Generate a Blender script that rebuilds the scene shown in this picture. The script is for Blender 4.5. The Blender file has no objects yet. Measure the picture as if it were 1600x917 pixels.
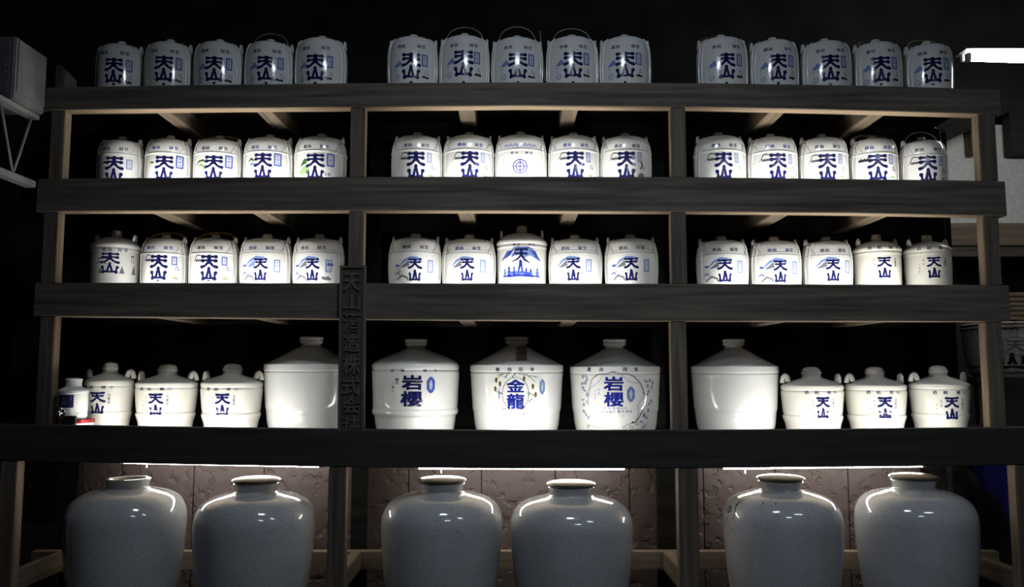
import bpy, bmesh, math, random
import numpy as np
from mathutils import Vector, noise
random.seed(7)

# ------------------------------------------------------------------ camera
F, D, CZ, HOR = 1300.0, 3.77, 1.32, 583.0
PITCH = math.atan((HOR - 458.5) / F)
cd = bpy.data.cameras.new('camera')
cd.sensor_width = 36.0
cd.lens = 36.0 * F / 1600.0
cd.clip_start = 0.05
cd.clip_end = 60
cam = bpy.data.objects.new('camera', cd)
bpy.context.scene.collection.objects.link(cam)
cam.location = (0, -D, CZ)
cam.rotation_euler = (math.pi / 2 + PITCH, 0, 0)
sc = bpy.context.scene
sc.camera = cam
# ------------------------------------------------------------------ world, exposure
w = bpy.data.worlds.new('world')
w.use_nodes = True
w.node_tree.nodes['Background'].inputs[0].default_value = (0.6, 0.75, 1.0, 1)
w.node_tree.nodes['Background'].inputs[1].default_value = 0.004
sc.world = w
sc.view_settings.view_transform = 'Standard'
sc.view_settings.look = 'None'
sc.view_settings.exposure = 0.0
sc.view_settings.gamma = 1.0
sc.cycles.use_denoising = True
sc.cycles.max_bounces = 6
sc.cycles.sample_clamp_indirect = 4.0
SHELF_TUBE = 68.0        # emission of the slim tubes hidden behind the shelf beams
UNDER_TUBE = 28.0        # tubes below the base shelf
ROOM_LAMP = 40.0         # ceiling lamp in front of the rack
SIDE_LAMP = 36.0         # batten lamp at the upper right

# ------------------------------------------------------------------ helpers
def unproj(px, py, Y):
    a = (px - 800) / F
    b = -(py - 458.5) / F
    dy = math.cos(PITCH) - b * math.sin(PITCH)
    dz = math.sin(PITCH) + b * math.cos(PITCH)
    t = (Y + D) / dy
    return a * t, CZ + dz * t
def projn(x, y, z):
    v = np.cos(PITCH) * (y + D) + np.sin(PITCH) * (z - CZ)
    u = -np.sin(PITCH) * (y + D) + np.cos(PITCH) * (z - CZ)
    return 800 + F * x / v, 458.5 - F * u / v
def depth(y, z):
    return math.cos(PITCH) * (y + D) + math.sin(PITCH) * (z - CZ)
def link(o, parent=None):
    bpy.context.scene.collection.objects.link(o)
    if parent is not None:
        o.parent = parent
    return o
def tag(o, label, cat, group=None, kind=None):
    if label: o['label'] = label
    if cat: o['category'] = cat
    if group: o['group'] = group
    if kind: o['kind'] = kind
    return o
def thing(name, loc, label, cat, group=None):
    o = bpy.data.objects.new(name, None)
    o.empty_display_size = 0.05
    link(o)
    o.location = loc
    return tag(o, label, cat, group)
def obj(name, bm, mat, parent=None, smooth=False, label=None):
    me = bpy.data.meshes.new(name)
    bm.to_mesh(me)
    bm.free()
    if mat is not None:
        me.materials.append(mat)
    if smooth:
        me.shade_smooth()
    o = bpy.data.objects.new(name, me)
    link(o, parent)
    if label: o['label'] = label
    return o
def box(bm, x0, x1, y0, y1, z0, z1, bev=0.0):
    r = bmesh.ops.create_cube(bm, size=1.0)
    for v in r['verts']:
        v.co = Vector(((x0 + x1) / 2 + v.co.x * (x1 - x0), (y0 + y1) / 2 + v.co.y * (y1 - y0), (z0 + z1) / 2 + v.co.z * (z1 - z0)))
    if bev:
        es = list({e for v in r['verts'] for e in v.link_edges})
        bmesh.ops.bevel(bm, geom=es, offset=bev, segments=2, affect='EDGES')
    return bm
def nbox(*a, **k):
    return box(bmesh.new(), *a, **k)
def hexa(bm, p):
    """p: 8 points, bottom four then top four, both in ring order"""
    v = [bm.verts.new(q) for q in p]
    for f in ((0, 3, 2, 1), (4, 5, 6, 7), (0, 1, 5, 4), (1, 2, 6, 5), (2, 3, 7, 6), (3, 0, 4, 7)):
        bm.faces.new([v[i] for i in f])
def bent(stations, y0, y1, bev=0.004):
    """bar running along X with slight bow; stations = [(x, ztop, zbot)]"""
    bm = bmesh.new()
    rows = []
    for x, zt, zb in stations:
        rows.append([bm.verts.new(c) for c in ((x, y0, zb), (x, y0, zt), (x, y1, zt), (x, y1, zb))])
    for a, b in zip(rows, rows[1:]):
        for i in range(4):
            bm.faces.new((a[i], a[(i + 1) % 4], b[(i + 1) % 4], b[i]))
    bm.faces.new(rows[0][::-1]); bm.faces.new(rows[-1])
    bmesh.ops.recalc_face_normals(bm, faces=bm.faces)
    if bev:
        es = [e for e in bm.edges if len(e.link_faces) == 2 and e.calc_face_angle(0) > 0.8]
        bmesh.ops.bevel(bm, geom=es, offset=bev, segments=1, affect='EDGES')
    return bm
def tube(bm, pts, rad, seg=8, closed=False, caps=True):
    pts = [Vector(p) for p in pts]
    n = len(pts)
    rads = rad if isinstance(rad, (list, tuple)) else [rad] * n
    rows = []
    up = Vector((0, 0, 1))
    prev = None
    for i, p in enumerate(pts):
        if closed:
            t = pts[(i + 1) % n] - pts[i - 1]
        else:
            t = pts[min(i + 1, n - 1)] - pts[max(i - 1, 0)]
        t.normalize()
        if prev is None:
            a = t.cross(up)
            if a.length < 0.05: a = t.cross(Vector((0, 1, 0)))
        else:
            a = prev - t * prev.dot(t)
        a.normalize()
        prev = a
        b = t.cross(a)
        rows.append([bm.verts.new(p + (a * math.cos(2 * math.pi * k / seg) + b * math.sin(2 * math.pi * k / seg)) * rads[i]) for k in range(seg)])
    rng = range(n if closed else n - 1)
    for i in rng:
        A, B = rows[i], rows[(i + 1) % n]
        for k in range(seg):
            bm.faces.new((A[k], A[(k + 1) % seg], B[(k + 1) % seg], B[k]))
    if caps and not closed:
        bm.faces.new(rows[0][::-1]); bm.faces.new(rows[-1])
    return bm
def lathe(bm, prof, seg=56, wob=None):
    """prof: [(r, z)] bottom to top; r may be 0 at the ends"""
    rows = []
    for r, z in prof:
        if r < 1e-5:
            rows.append([bm.verts.new((0, 0, z))])
        else:
            row = []
            for k in range(seg):
                a = 2 * math.pi * k / seg
                rr = r * (1 + (wob(a, z) if wob else 0))
                row.append(bm.verts.new((rr * math.sin(a), -rr * math.cos(a), z)))
            rows.append(row)
    for A, B in zip(rows, rows[1:]):
        for k in range(seg):
            if len(A) == 1 and len(B) == 1: break
            if len(A) == 1: bm.faces.new((A[0], B[(k + 1) % seg], B[k]))
            elif len(B) == 1: bm.faces.new((A[k], A[(k + 1) % seg], B[0]))
            else: bm.faces.new((A[k], A[(k + 1) % seg], B[(k + 1) % seg], B[k]))
    bmesh.ops.recalc_face_normals(bm, faces=bm.faces)
    return bm
def smooth_prof(pts, n=4):
    """Catmull-Rom through the points (list of (r, z)); points given twice stay sharp"""
    out = []
    P = [Vector((a, b)) for a, b in pts]
    for i in range(len(P) - 1):
        p1, p2 = P[i], P[i + 1]
        if (p1 - p2).length < 1e-6: continue
        p0 = P[i - 1] if i > 0 and (P[i - 1] - p1).length > 1e-6 else p1
        p3 = P[i + 2] if i + 2 < len(P) and (P[i + 2] - p2).length > 1e-6 else p2
        d = (p2 - p1).length
        def lim(v, d):
            return v * min(1, 1.2 * d / max(v.length, 1e-6))
        m1, m2 = lim((p2 - p0) / 2, d), lim((p3 - p1) / 2, d)
        for k in range(n):
            t = k / n
            h = (2 * t**3 - 3 * t**2 + 1) * p1 + (t**3 - 2 * t**2 + t) * m1 + (-2 * t**3 + 3 * t**2) * p2 + (t**3 - t**2) * m2
            out.append((max(h.x, 0), h.y))
    out.append(tuple(P[-1]))
    return out

# ------------------------------------------------------------------ materials
def mat(name, col, rough=0.6, metal=0.0, spec=0.5, coat=0.0):
    m = bpy.data.materials.new(name)
    m.use_nodes = True
    b = m.node_tree.nodes['Principled BSDF']
    b.inputs['Base Color'].default_value = (*col, 1)
    b.inputs['Roughness'].default_value = rough
    b.inputs['Metallic'].default_value = metal
    b.inputs['Specular IOR Level'].default_value = spec
    b.inputs['Coat Weight'].default_value = coat
    b.inputs['Coat Roughness'].default_value = 0.05
    return m
def nodes(m):
    return m.node_tree.nodes, m.node_tree.links, m.node_tree.nodes['Principled BSDF']
def noisy(m, c1, c2, scale=(1, 1, 1), nscale=5.0, detail=6, bump=0.0, bscale=None, dist=0.002, lo=0.35, hi=0.65, distort=0.0):
    N, L, b = nodes(m)
    tc = N.new('ShaderNodeTexCoord'); mp = N.new('ShaderNodeMapping')
    mp.inputs['Scale'].default_value = scale
    L.new(tc.outputs['Object'], mp.inputs['Vector'])
    n = N.new('ShaderNodeTexNoise'); n.inputs['Scale'].default_value = nscale; n.inputs['Detail'].default_value = detail
    n.inputs['Distortion'].default_value = distort
    L.new(mp.outputs[0], n.inputs['Vector'])
    r = N.new('ShaderNodeValToRGB')
    r.color_ramp.elements[0].position = lo; r.color_ramp.elements[0].color = (*c1, 1)
    r.color_ramp.elements[1].position = hi; r.color_ramp.elements[1].color = (*c2, 1)
    L.new(n.outputs['Fac'], r.inputs[0]); L.new(r.outputs[0], b.inputs['Base Color'])
    if bump:
        n2 = n
        if bscale:
            n2 = N.new('ShaderNodeTexNoise'); n2.inputs['Scale'].default_value = bscale; n2.inputs['Detail'].default_value = 4
            L.new(mp.outputs[0], n2.inputs['Vector'])
        bp = N.new('ShaderNodeBump'); bp.inputs['Strength'].default_value = bump; bp.inputs['Distance'].default_value = dist
        L.new(n2.outputs['Fac'], bp.inputs['Height']); L.new(bp.outputs[0], b.inputs['Normal'])
    return m
def wood(name, axis, dark, light, k=1.0):
    m = mat(name, dark, 0.75, spec=0.3)
    s = [22, 22, 22]; s['xyz'.index(axis)] = 1.1
    N, L, b = nodes(m)
    noisy(m, dark, light, scale=s, nscale=1.6 * k, detail=8, bump=0.35, dist=0.003, lo=0.3, hi=0.72, distort=0.6)
    return m
WX = wood('weathered_timber_along', 'x', (0.048, 0.043, 0.037), (0.155, 0.132, 0.104))
WZ = wood('weathered_timber_upright', 'z', (0.060, 0.052, 0.043), (0.170, 0.140, 0.106))
WY = wood('weathered_timber_deep', 'y', (0.10, 0.082, 0.06), (0.24, 0.185, 0.13))
TAN = wood('tan_timber', 'x', (0.25, 0.18, 0.115), (0.47, 0.355, 0.235))
TANZ = wood('tan_timber_upright', 'z', (0.17, 0.12, 0.08), (0.36, 0.27, 0.18))
WDX = wood('dark_timber_along', 'x', (0.019, 0.0175, 0.016), (0.046, 0.042, 0.038))
WDZ = wood('dark_timber_upright', 'z', (0.05, 0.043, 0.035), (0.15, 0.12, 0.09))
WRAIL = wood('brown_rail_timber', 'x', (0.13, 0.10, 0.078), (0.26, 0.21, 0.155))
BLACKB = noisy(mat('black_stained_board', (0.012, 0.012, 0.012), 0.9, spec=0.15), (0.007, 0.007, 0.007), (0.02, 0.019, 0.018), scale=(1, 8, 8), nscale=3)
SIGNW = wood('carved_sign_wood', 'z', (0.035, 0.03, 0.026), (0.085, 0.075, 0.062))
SIGNL = wood('sign_letter_wood', 'z', (0.07, 0.06, 0.05), (0.14, 0.12, 0.10))

def glaze(name, c1, c2, rough=0.13, bump=0.12, bs=9, dist=0.003):
    m = mat(name, c1, rough, spec=0.5, coat=0.3)
    noisy(m, c1, c2, nscale=6, detail=5, bump=bump, bscale=bs, dist=dist, lo=0.3, hi=0.7)
    return m
GL_WHITE = glaze('white_glaze', (0.74, 0.75, 0.72), (0.82, 0.82, 0.79))
GL_CREAM = glaze('cream_glaze', (0.74, 0.72, 0.63), (0.83, 0.81, 0.73))
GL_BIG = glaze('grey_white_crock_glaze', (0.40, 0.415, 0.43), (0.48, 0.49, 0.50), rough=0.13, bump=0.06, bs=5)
# fine specks on the crocks
def specks(m, amount=0.66):
    N, L, b = nodes(m)
    src = b.inputs['Base Color'].links[0].from_socket
    tc = N.new('ShaderNodeTexCoord')
    n = N.new('ShaderNodeTexNoise'); n.inputs['Scale'].default_value = 170; n.inputs['Detail'].default_value = 2
    L.new(tc.outputs['Object'], n.inputs['Vector'])
    r = N.new('ShaderNodeValToRGB'); r.color_ramp.elements[0].position = amount; r.color_ramp.elements[0].color = (1, 1, 1, 1)
    r.color_ramp.elements[1].position = amount + 0.08; r.color_ramp.elements[1].color = (0.55, 0.53, 0.5, 1)
    L.new(n.outputs['Fac'], r.inputs[0])
    mx = N.new('ShaderNodeMix'); mx.data_type = 'RGBA'; mx.blend_type = 'MULTIPLY'; mx.inputs['Factor'].default_value = 1
    L.new(src, mx.inputs['A']); L.new(r.outputs[0], mx.inputs['B']); L.new(mx.outputs['Result'], b.inputs['Base Color'])
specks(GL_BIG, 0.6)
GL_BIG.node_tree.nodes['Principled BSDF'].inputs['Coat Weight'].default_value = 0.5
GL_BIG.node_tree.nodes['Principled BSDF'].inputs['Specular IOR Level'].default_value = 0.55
LID_BIG = noisy(mat('unglazed_crock_lid', (0.4, 0.36, 0.28), 0.35), (0.11, 0.095, 0.07), (0.18, 0.155, 0.115), nscale=14)
UNGL = noisy(mat('biscuit_cap', (0.45, 0.38, 0.3), 0.55), (0.36, 0.30, 0.24), (0.52, 0.45, 0.37), nscale=30)
INK = mat('cobalt_ink', (0.012, 0.014, 0.085), 0.15, coat=0.3)
INKB = mat('bright_cobalt_ink', (0.018, 0.03, 0.27), 0.15, coat=0.3)
INKL = mat('pale_blue_ink', (0.19, 0.29, 0.58), 0.15, coat=0.3)
INKM = mat('mid_blue_ink', (0.075, 0.13, 0.46), 0.15, coat=0.3)
INKK = mat('black_ink', (0.02, 0.022, 0.03), 0.15, coat=0.3)
INKG = mat('leaf_green_ink', (0.05, 0.13, 0.035), 0.2, coat=0.3)
INKT = mat('pale_green_ink', (0.26, 0.38, 0.18), 0.2, coat=0.3)
INKY = mat('grey_ink', (0.17, 0.175, 0.2), 0.2, coat=0.3)
INKD = mat('dark_olive_ink', (0.05, 0.055, 0.045), 0.2, coat=0.3)
INKO = mat('golden_brown_ink', (0.26, 0.17, 0.05), 0.2, coat=0.3)
INKP = mat('mauve_grey_ink', (0.36, 0.32, 0.36), 0.2, coat=0.3)
RATTAN = noisy(mat('golden_rattan', (0.5, 0.3, 0.08), 0.4), (0.25, 0.14, 0.04), (0.62, 0.4, 0.12), nscale=90)
WICKER = noisy(mat('dark_wicker', (0.1, 0.08, 0.05), 0.6), (0.05, 0.04, 0.03), (0.16, 0.13, 0.10), nscale=120)
WIRE = mat('greyish_wire', (0.30, 0.28, 0.24), 0.5)
CABM = noisy(mat('dusty_white_enamel', (0.2, 0.2, 0.2), 0.5), (0.10, 0.10, 0.105), (0.15, 0.15, 0.155), nscale=7)
CHROME = mat('chrome', (0.75, 0.75, 0.76), 0.12, 1.0)
RED = mat('red_lacquer', (0.30, 0.02, 0.025), 0.3)
BLACKP = mat('black_plastic', (0.01, 0.01, 0.011), 0.4)
NAVY = mat('navy_label', (0.015, 0.015, 0.06), 0.4)
PAPER = mat('white_print', (0.75, 0.75, 0.72), 0.6)
TAGM = noisy(mat('brown_paper', (0.16, 0.145, 0.13), 0.8), (0.12, 0.105, 0.095), (0.19, 0.17, 0.15), nscale=40)
METALW = noisy(mat('white_painted_steel', (0.32, 0.32, 0.32), 0.5), (0.17, 0.17, 0.17), (0.25, 0.25, 0.25), nscale=9)
def emis(name, col, s):
    m = mat(name, (0.8, 0.8, 0.8), 0.4)
    b = m.node_tree.nodes['Principled BSDF']
    b.inputs['Emission Color'].default_value = (*col, 1)
    b.inputs['Emission Strength'].default_value = s
    return m

# ------------------------------------------------------------------ room
def struct(name, bm, m, parent=None):
    o = obj(name, bm, m, parent)
    if parent is None: o['kind'] = 'structure'
    return o
DARKW = noisy(mat('soot_dark_wall', (0.03, 0.03, 0.03), 0.9, spec=0.2), (0.018, 0.018, 0.018), (0.04, 0.039, 0.038), nscale=2.2)
FLOORM = noisy(mat('dark_concrete', (0.05, 0.05, 0.05), 0.8), (0.035, 0.035, 0.035), (0.07, 0.068, 0.065), nscale=4, bump=0.2)
PLAST = noisy(mat('grey_white_plaster', (0.5, 0.5, 0.49), 0.9, spec=0.2), (0.62, 0.62, 0.61), (0.74, 0.74, 0.73), nscale=30, bump=0.2)
struct('floor', nbox(-4.6, 5.2, -6.5, 2.7, -0.1, 0.0), FLOORM)
struct('ceiling', nbox(-4.6, 5.2, -6.5, 2.7, 5.0, 5.1), DARKW)
struct('wall_left', nbox(-4.7, -4.6, -6.5, 2.7, 0, 5.0), DARKW)
struct('wall_right', nbox(5.2, 5.3, -6.5, 2.7, 0, 5.0), DARKW)
struct('wall_front', nbox(-4.6, 5.2, -6.6, -6.5, 0, 5.0), DARKW)
struct('wall_back', nbox(-4.6, 5.2, 2.7, 2.8, 0, 5.0), noisy(mat('grimy_back_wall', (0.06, 0.06, 0.058), 0.9), (0.035, 0.035, 0.034), (0.07, 0.068, 0.066), nscale=2.5))

# brown rough wall of separate upright panels behind the floor crocks
WALLY = 0.50
def rough_panel_mat():
    m = mat('brown_rough_render', (0.11, 0.075, 0.065), 0.55, spec=0.4)
    N, L, b = nodes(m)
    tc = N.new('ShaderNodeTexCoord')
    n = N.new('ShaderNodeTexNoise'); n.inputs['Scale'].default_value = 16; n.inputs['Detail'].default_value = 3
    n2 = N.new('ShaderNodeTexVoronoi'); n2.inputs['Scale'].default_value = 22; n2.feature = 'SMOOTH_F1'
    L.new(tc.outputs['Object'], n.inputs['Vector']); L.new(tc.outputs['Object'], n2.inputs['Vector'])
    r = N.new('ShaderNodeValToRGB'); r.color_ramp.elements[0].position = 0.36; r.color_ramp.elements[1].position = 0.46
    L.new(n.outputs['Fac'], r.inputs[0])
    ad = N.new('ShaderNodeMath'); ad.operation = 'ADD'
    L.new(r.outputs[0], ad.inputs[0]); L.new(n2.outputs['Distance'], ad.inputs[1])
    bp = N.new('ShaderNodeBump'); bp.inputs['Strength'].default_value = 0.9; bp.inputs['Distance'].default_value = 0.006
    L.new(ad.outputs[0], bp.inputs['Height']); L.new(bp.outputs[0], b.inputs['Normal'])
    cr = N.new('ShaderNodeValToRGB'); cr.color_ramp.elements[0].color = (0.062, 0.045, 0.042, 1); cr.color_ramp.elements[1].color = (0.10, 0.075, 0.071, 1)
    L.new(n.outputs['Fac'], cr.inputs[0]); L.new(cr.outputs[0], b.inputs['Base Color'])
    return m
RPM = rough_panel_mat()
zt_wall = unproj(800, 716, WALLY)[1]
lw = struct('wall_rear_low', nbox(-2.6, 2.25, WALLY + 0.02, WALLY + 0.05, 0, zt_wall), BLACKB)
seams = [-35, 75, 188, 301, 411, 524, 638, 752, 868, 984, 1100, 1213, 1327, 1442]
for a, b_ in zip(seams, seams[1:]):
    xa, xb = unproj(a, 800, WALLY)[0], unproj(b_, 800, WALLY)[0]
    obj('wall_panel', nbox(xa + 0.002, xb - 0.002, WALLY, WALLY + 0.02, 0.02, zt_wall, bev=0.002), RPM, lw)
# black boards closing the back of the rack
bb = struct('wall_rear_boards', nbox(-2.65, 2.36, 0.66, 0.68, zt_wall - 0.05, 2.62), BLACKB)
x = -2.65
while x < 2.34:
    x2 = min(x + 0.18, 2.36)
    obj('board', nbox(x + 0.002, x2 - 0.002, 0.645, 0.66, zt_wall - 0.05, 2.62), BLACKB, bb); x = x2

# pale plaster wall seen past the right end of the rack
def pxr(Y, x0, x1, y0, y1):
    xa, za = unproj(x0, y1, Y); xb, zb = unproj(x1, y0, Y)
    return xa, xb, za, zb
PY = 2.3
xa, xb, za, zb = pxr(PY, 1400, 1700, 195, 349)
pw = struct('wall_plaster', nbox(xa, xb + 1.0, PY, PY + 0.05, za, zb), PLAST)
xa, xb, za, zb = pxr(PY - 0.1, 1519, 1800, 150, 241)
struct('trim_1', nbox(xa + 0.28, xb + .5, PY - 0.12, PY - 0.02, za, zb, bev=0.004), WDX)
xa, xb, za, zb = pxr(PY - 0.1, 1380, 1800, 349, 384)
struct('trim_2', nbox(xa, xb + .5, PY - 0.12, PY - 0.02, za, zb, bev=0.004), WRAIL)
xa, xb, za, zb = pxr(PY - 0.1, 1380, 1800, 387, 402)
struct('trim_3', nbox(xa, xb + .5, PY - 0.14, PY - 0.02, za, zb, bev=0.004), WX)
# slanting dark brace crossing the plaster
bm = bmesh.new()
p0 = unproj(1470, 208, PY - 0.25); p1 = unproj(1575, 158, PY - 0.25)
tube(bm, [(p0[0], PY - 0.25, p0[1]), (p1[0], PY - 0.25, p1[1])], 0.07, seg=4)
struct('trim_4', bm, WDX)
bm = nbox(*[unproj(v, 300, PY - 0.08)[0] for v in (1519, 1528)], PY - 0.1, PY - 0.02, unproj(1500, 241, PY - .08)[1], unproj(1500, 180, PY - .08)[1])
struct('trim_5', bm, WDZ)

# ------------------------------------------------------------------ rack
BY0, BY1 = 0.0, 0.07
ROWS = {  # beam front: stations px x, top y, bottom y
    1: [(66, 137, 173), (110, 135.5, 171.5), (330, 132, 169), (560, 129.5, 167), (800, 128.3, 165), (1100, 129.5, 167), (1330, 133, 172), (1500, 137.5, 177), (1562, 139.5, 179)],
    2: [(58, 280, 331), (110, 278.5, 330), (330, 277, 329.5), (560, 276, 329.3), (800, 275.6, 329.5), (1100, 276.5, 331), (1330, 279.5, 333), (1500, 281.5, 336), (1571, 283, 337.5)],
    3: [(54, 441, 493), (110, 441.5, 494.5), (330, 442, 496.5), (560, 442.3, 498.7), (800, 442.7, 500.5), (1100, 443.3, 501.5), (1330, 444.3, 502), (1500, 445, 502), (1577, 446, 502)],
}
T4 = [(-80, 661.5, 718), (60, 664, 721), (300, 668, 726), (560, 671, 730), (800, 673, 732.5), (1100, 672.5, 731.5), (1330, 671, 729.5), (1540, 668.5, 727.5), (1720, 665, 724)]
SY0, SY1 = -0.11, -0.045
def st_m(st, Y):
    out = []
    for x, yt, yb in st:
        X, zt = unproj(x, yt, Y); _, zb_ = unproj(x, yb, Y)
        out.append((X, zt, zb_))
    return out
ST = {k: st_m(v, BY0) for k, v in ROWS.items()}
ST[4] = st_m(T4, SY0)
def beam_top(row, X):
    s = ST[row]; return float(np.interp(X, [a[0] for a in s], [a[1] for a in s]))
def beam_bot(row, X):
    s = ST[row]; return float(np.interp(X, [a[0] for a in s], [a[2] for a in s]))
LIP = {1: 0.0, 2: 0.02, 3: 0.02, 4: 0.034}
YC = {1: 0.22, 2: 0.31, 3: 0.31}
rack = thing('display_rack', (0, 0.3, ST[4][4][1] - 0.034), 'tall rack of weathered grey timber holding the rows of white jars', 'rack')
def ch(name, bm, m, par, **k):
    o = obj(name, bm, m, par, **k)
    o.matrix_parent_inverse = par.matrix_basis.inverted() if False else o.matrix_parent_inverse
    o.location = -Vector(par.location)
    return o
for r in (1, 2, 3):
    ch('beam', bent(ST[r], BY0, BY1), WX, rack)
    s = [(a, b - LIP[r], b - LIP[r] - 0.02) for a, b, c in ST[r]]
    s[0] = (s[0][0] + .03, *s[0][1:]); s[-1] = (s[-1][0] - .03, *s[-1][1:])
    for q in range(len(s) - 1):
        ch('shelf_board', bent([(s[q][0] + .0008, *s[q][1:]), (s[q + 1][0] - .0008, *s[q + 1][1:])], BY1 + 0.001, 0.60, bev=0.0), BLACKB, rack)
    # rear beam
    s = [(a, b - LIP[r] - 0.022, c) for a, b, c in ST[r]]
    ch('rear_beam', bent(s, 0.54, 0.60), WDX, rack)
JO = {1: [(245, 268), (401, 426), (716, 741), (879, 903), (1201, 1226), (1357, 1382)],
      2: [(238, 266), (394, 420), (715, 740), (880, 904), (1206, 1232), (1361, 1388)],
      3: [(240, 266), (395, 420), (715, 740), (880, 904), (1206, 1232), (1361, 1388)]}
for r, L_ in JO.items():
    for a, b_ in L_:
        y = ROWS[r][4][2]
        xa = unproj(a, y, BY1)[0]; xb = unproj(b_, y, BY1)[0]; xm = (xa + xb) / 2
        ch('joist', nbox(xa, xb, BY1 + 0.001, 0.539, beam_bot(r, xm) + 0.002, beam_top(r, xm) - LIP[r] - 0.021, bev=0.003), WY, rack)
# posts: px x of the front face edges in each tier
PYF, PYB = 0.008, 0.066
tiers = [(1, 2), (2, 3), (3, 4)]
PX = [[(78, 100), (66, 89), (58, 81)],
      [(547, 570), (544, 568), (541, 567)],
      [(1048.5, 1072), (1049, 1073), (1049.5, 1074)],
      [(1530, 1557), (1538.5, 1563), (1543.5, 1569)]]
for pi_, P in enumerate(PX):
    for (ra, rb), (a, b_) in zip(tiers, P):
        if rb == 4:
            zb_ = None
        ym = (ROWS[ra][4][2] + (ROWS[rb][4][1] if rb in ROWS else 672)) / 2
        xa = unproj(a, ym, PYF)[0]; xb = unproj(b_, ym, PYF)[0]; xm = (xa + xb) / 2
        ztop = beam_bot(ra, xm) - 0.001
        zbot = beam_top(rb, xm) - LIP[rb] + 0.001
        if rb in ROWS: zbot = beam_top(rb, xm) + 0.001
        ch('post', nbox(xa, xb, PYF, PYB, zbot, ztop, bev=0.003), WZ, rack)
        ch('rear_post', nbox(xa, xb, 0.545, 0.60, zbot, ztop, bev=0.003), WDX, rack)
for r in (2, 3):   # the posts run on behind the beams
    pass

def tan_faces(o, m2):  # second, paler tan material on every face except the front
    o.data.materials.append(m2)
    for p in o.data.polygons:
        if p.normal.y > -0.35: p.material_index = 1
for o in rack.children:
    if o.name.split('.')[0] == 'beam': tan_faces(o, TAN)
    if o.name.split('.')[0] == 'post': tan_faces(o, TANZ)

# base stand
stand = thing('base_stand', (0, 0.1, 0), 'wide low timber stand under the rack, spanning the whole picture', 'stand')
ch('beam', bent(ST[4], SY0, SY1), WDX, stand)
s = [(a, b - LIP[4], b - LIP[4] - 0.025) for a, b, c in ST[4]]
for q in range(len(s) - 1):
    ch('shelf_board', bent([(s[q][0] + .0008, *s[q][1:]), (s[q + 1][0] - .0008, *s[q + 1][1:])], SY1 + 0.001, 0.64, bev=0), BLACKB, stand)
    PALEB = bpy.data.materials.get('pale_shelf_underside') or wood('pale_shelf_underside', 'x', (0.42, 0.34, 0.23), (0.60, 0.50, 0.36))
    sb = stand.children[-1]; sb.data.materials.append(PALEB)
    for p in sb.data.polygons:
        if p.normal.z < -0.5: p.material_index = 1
for a, b_, side in ((-4, 22, 1), (512, 539.5, 1), (1061, 1092, -1), (1590, 1618, -1)):
    xa = unproj(a, 800, SY0)[0]; xb = unproj(b_, 800, SY0)[0]; xm = (xa + xb) / 2
    ch('post', nbox(xa, xb, SY0 + .002, SY1 - .002, 0.0, beam_bot(4, xm) - 0.001, bev=0.003), WDZ, stand)
    zt = unproj(800, 862, 0.36)[1]
    ch('side_rail', nbox(xa + 0.012, xb - 0.012, SY1, 0.359, zt - 0.085, zt, bev=0.003), WY, stand)
    ch('side_rail', nbox(xa + 0.012, xb - 0.012, SY1, 0.414, 0.12, 0.2, bev=0.003), WY, stand)
    ch('rear_post', nbox(xa, xb, 0.415, 0.47, 0, beam_top(4, xm) - LIP[4] - 0.03, bev=0.003), BLACKB, stand)
ch('rear_rail', nbox(-2.33, 2.36, 0.36, 0.414, zt - 0.085, zt, bev=0.003), WRAIL, stand)

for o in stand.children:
    if o.name.split('.')[0] == 'post': tan_faces(o, TANZ)

# ------------------------------------------------------------------ tubes
TUBE_E = emis('slim_tube_light', (1.0, 0.985, 0.93), SHELF_TUBE)
UNDER_E = emis('lower_tube_light', (1.0, 0.985, 0.94), UNDER_TUBE)
CAPM = mat('white_plastic_cap', (0.6, 0.6, 0.58), 0.4)
spans = [(195, 498, 'left'), (655, 975, 'middle'), (1130, 1440, 'right')]
rown = {2: 'second shelf', 3: 'third shelf', 4: 'fourth shelf'}
def lamp(xa, za, xb, zb, Y, rad, em, label, group, knob=False):
    t = thing('fluorescent_tube', ((xa + xb) / 2, Y, (za + zb) / 2), label, 'lamp', group)
    bm = bmesh.new(); tube(bm, [(xa, Y, za), (xb, Y, zb)], rad, seg=8)
    ch('tube', bm, em, t, smooth=True)
    for s, x, z in ((-1, xa, za), (1, xb, zb)):
        bm = bmesh.new(); tube(bm, [(x + s * 0.001, Y, z), (x + s * 0.018, Y, z)], rad * 1.15, seg=10)
        ch('end_cap', bm, CAPM, t)
    if knob:
        bm = bmesh.new(); tube(bm, [(xa + 0.105, Y, za - rad * 1.05), (xa + 0.105, Y, za - rad * 2.6)], 0.004, seg=8)
        ch('switch', bm, CAPM, t)
for r in (2, 3, 4):
    Y = 0.088 if r < 4 else -0.022
    for a, b_, nm in (spans if r < 4 else [(122, 440, 'left'), (650, 970, 'middle'), (1160, 1500, 'right')]):
        y = {2: 276, 3: 442, 4: 672}[r]
        xa = unproj(a, y, Y)[0]; xb = unproj(b_, y, Y)[0]
        bt = lambda x_: beam_top(r, x_) - LIP[r]
        za, zb = bt(xa), bt(xb)
        up = max(bt(xa + (xb - xa) * q / 16) - (za + (zb - za) * q / 16) for q in range(17))
        hh = up + (0.0095 if r < 4 else 0.0120)
        lamp(xa, za + hh, xb, zb + hh, Y, 0.007, TUBE_E, 'slim lit tube tucked behind the %s beam, %s bay' % (rown[r], nm), 'tubes behind the shelf beams')
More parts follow.
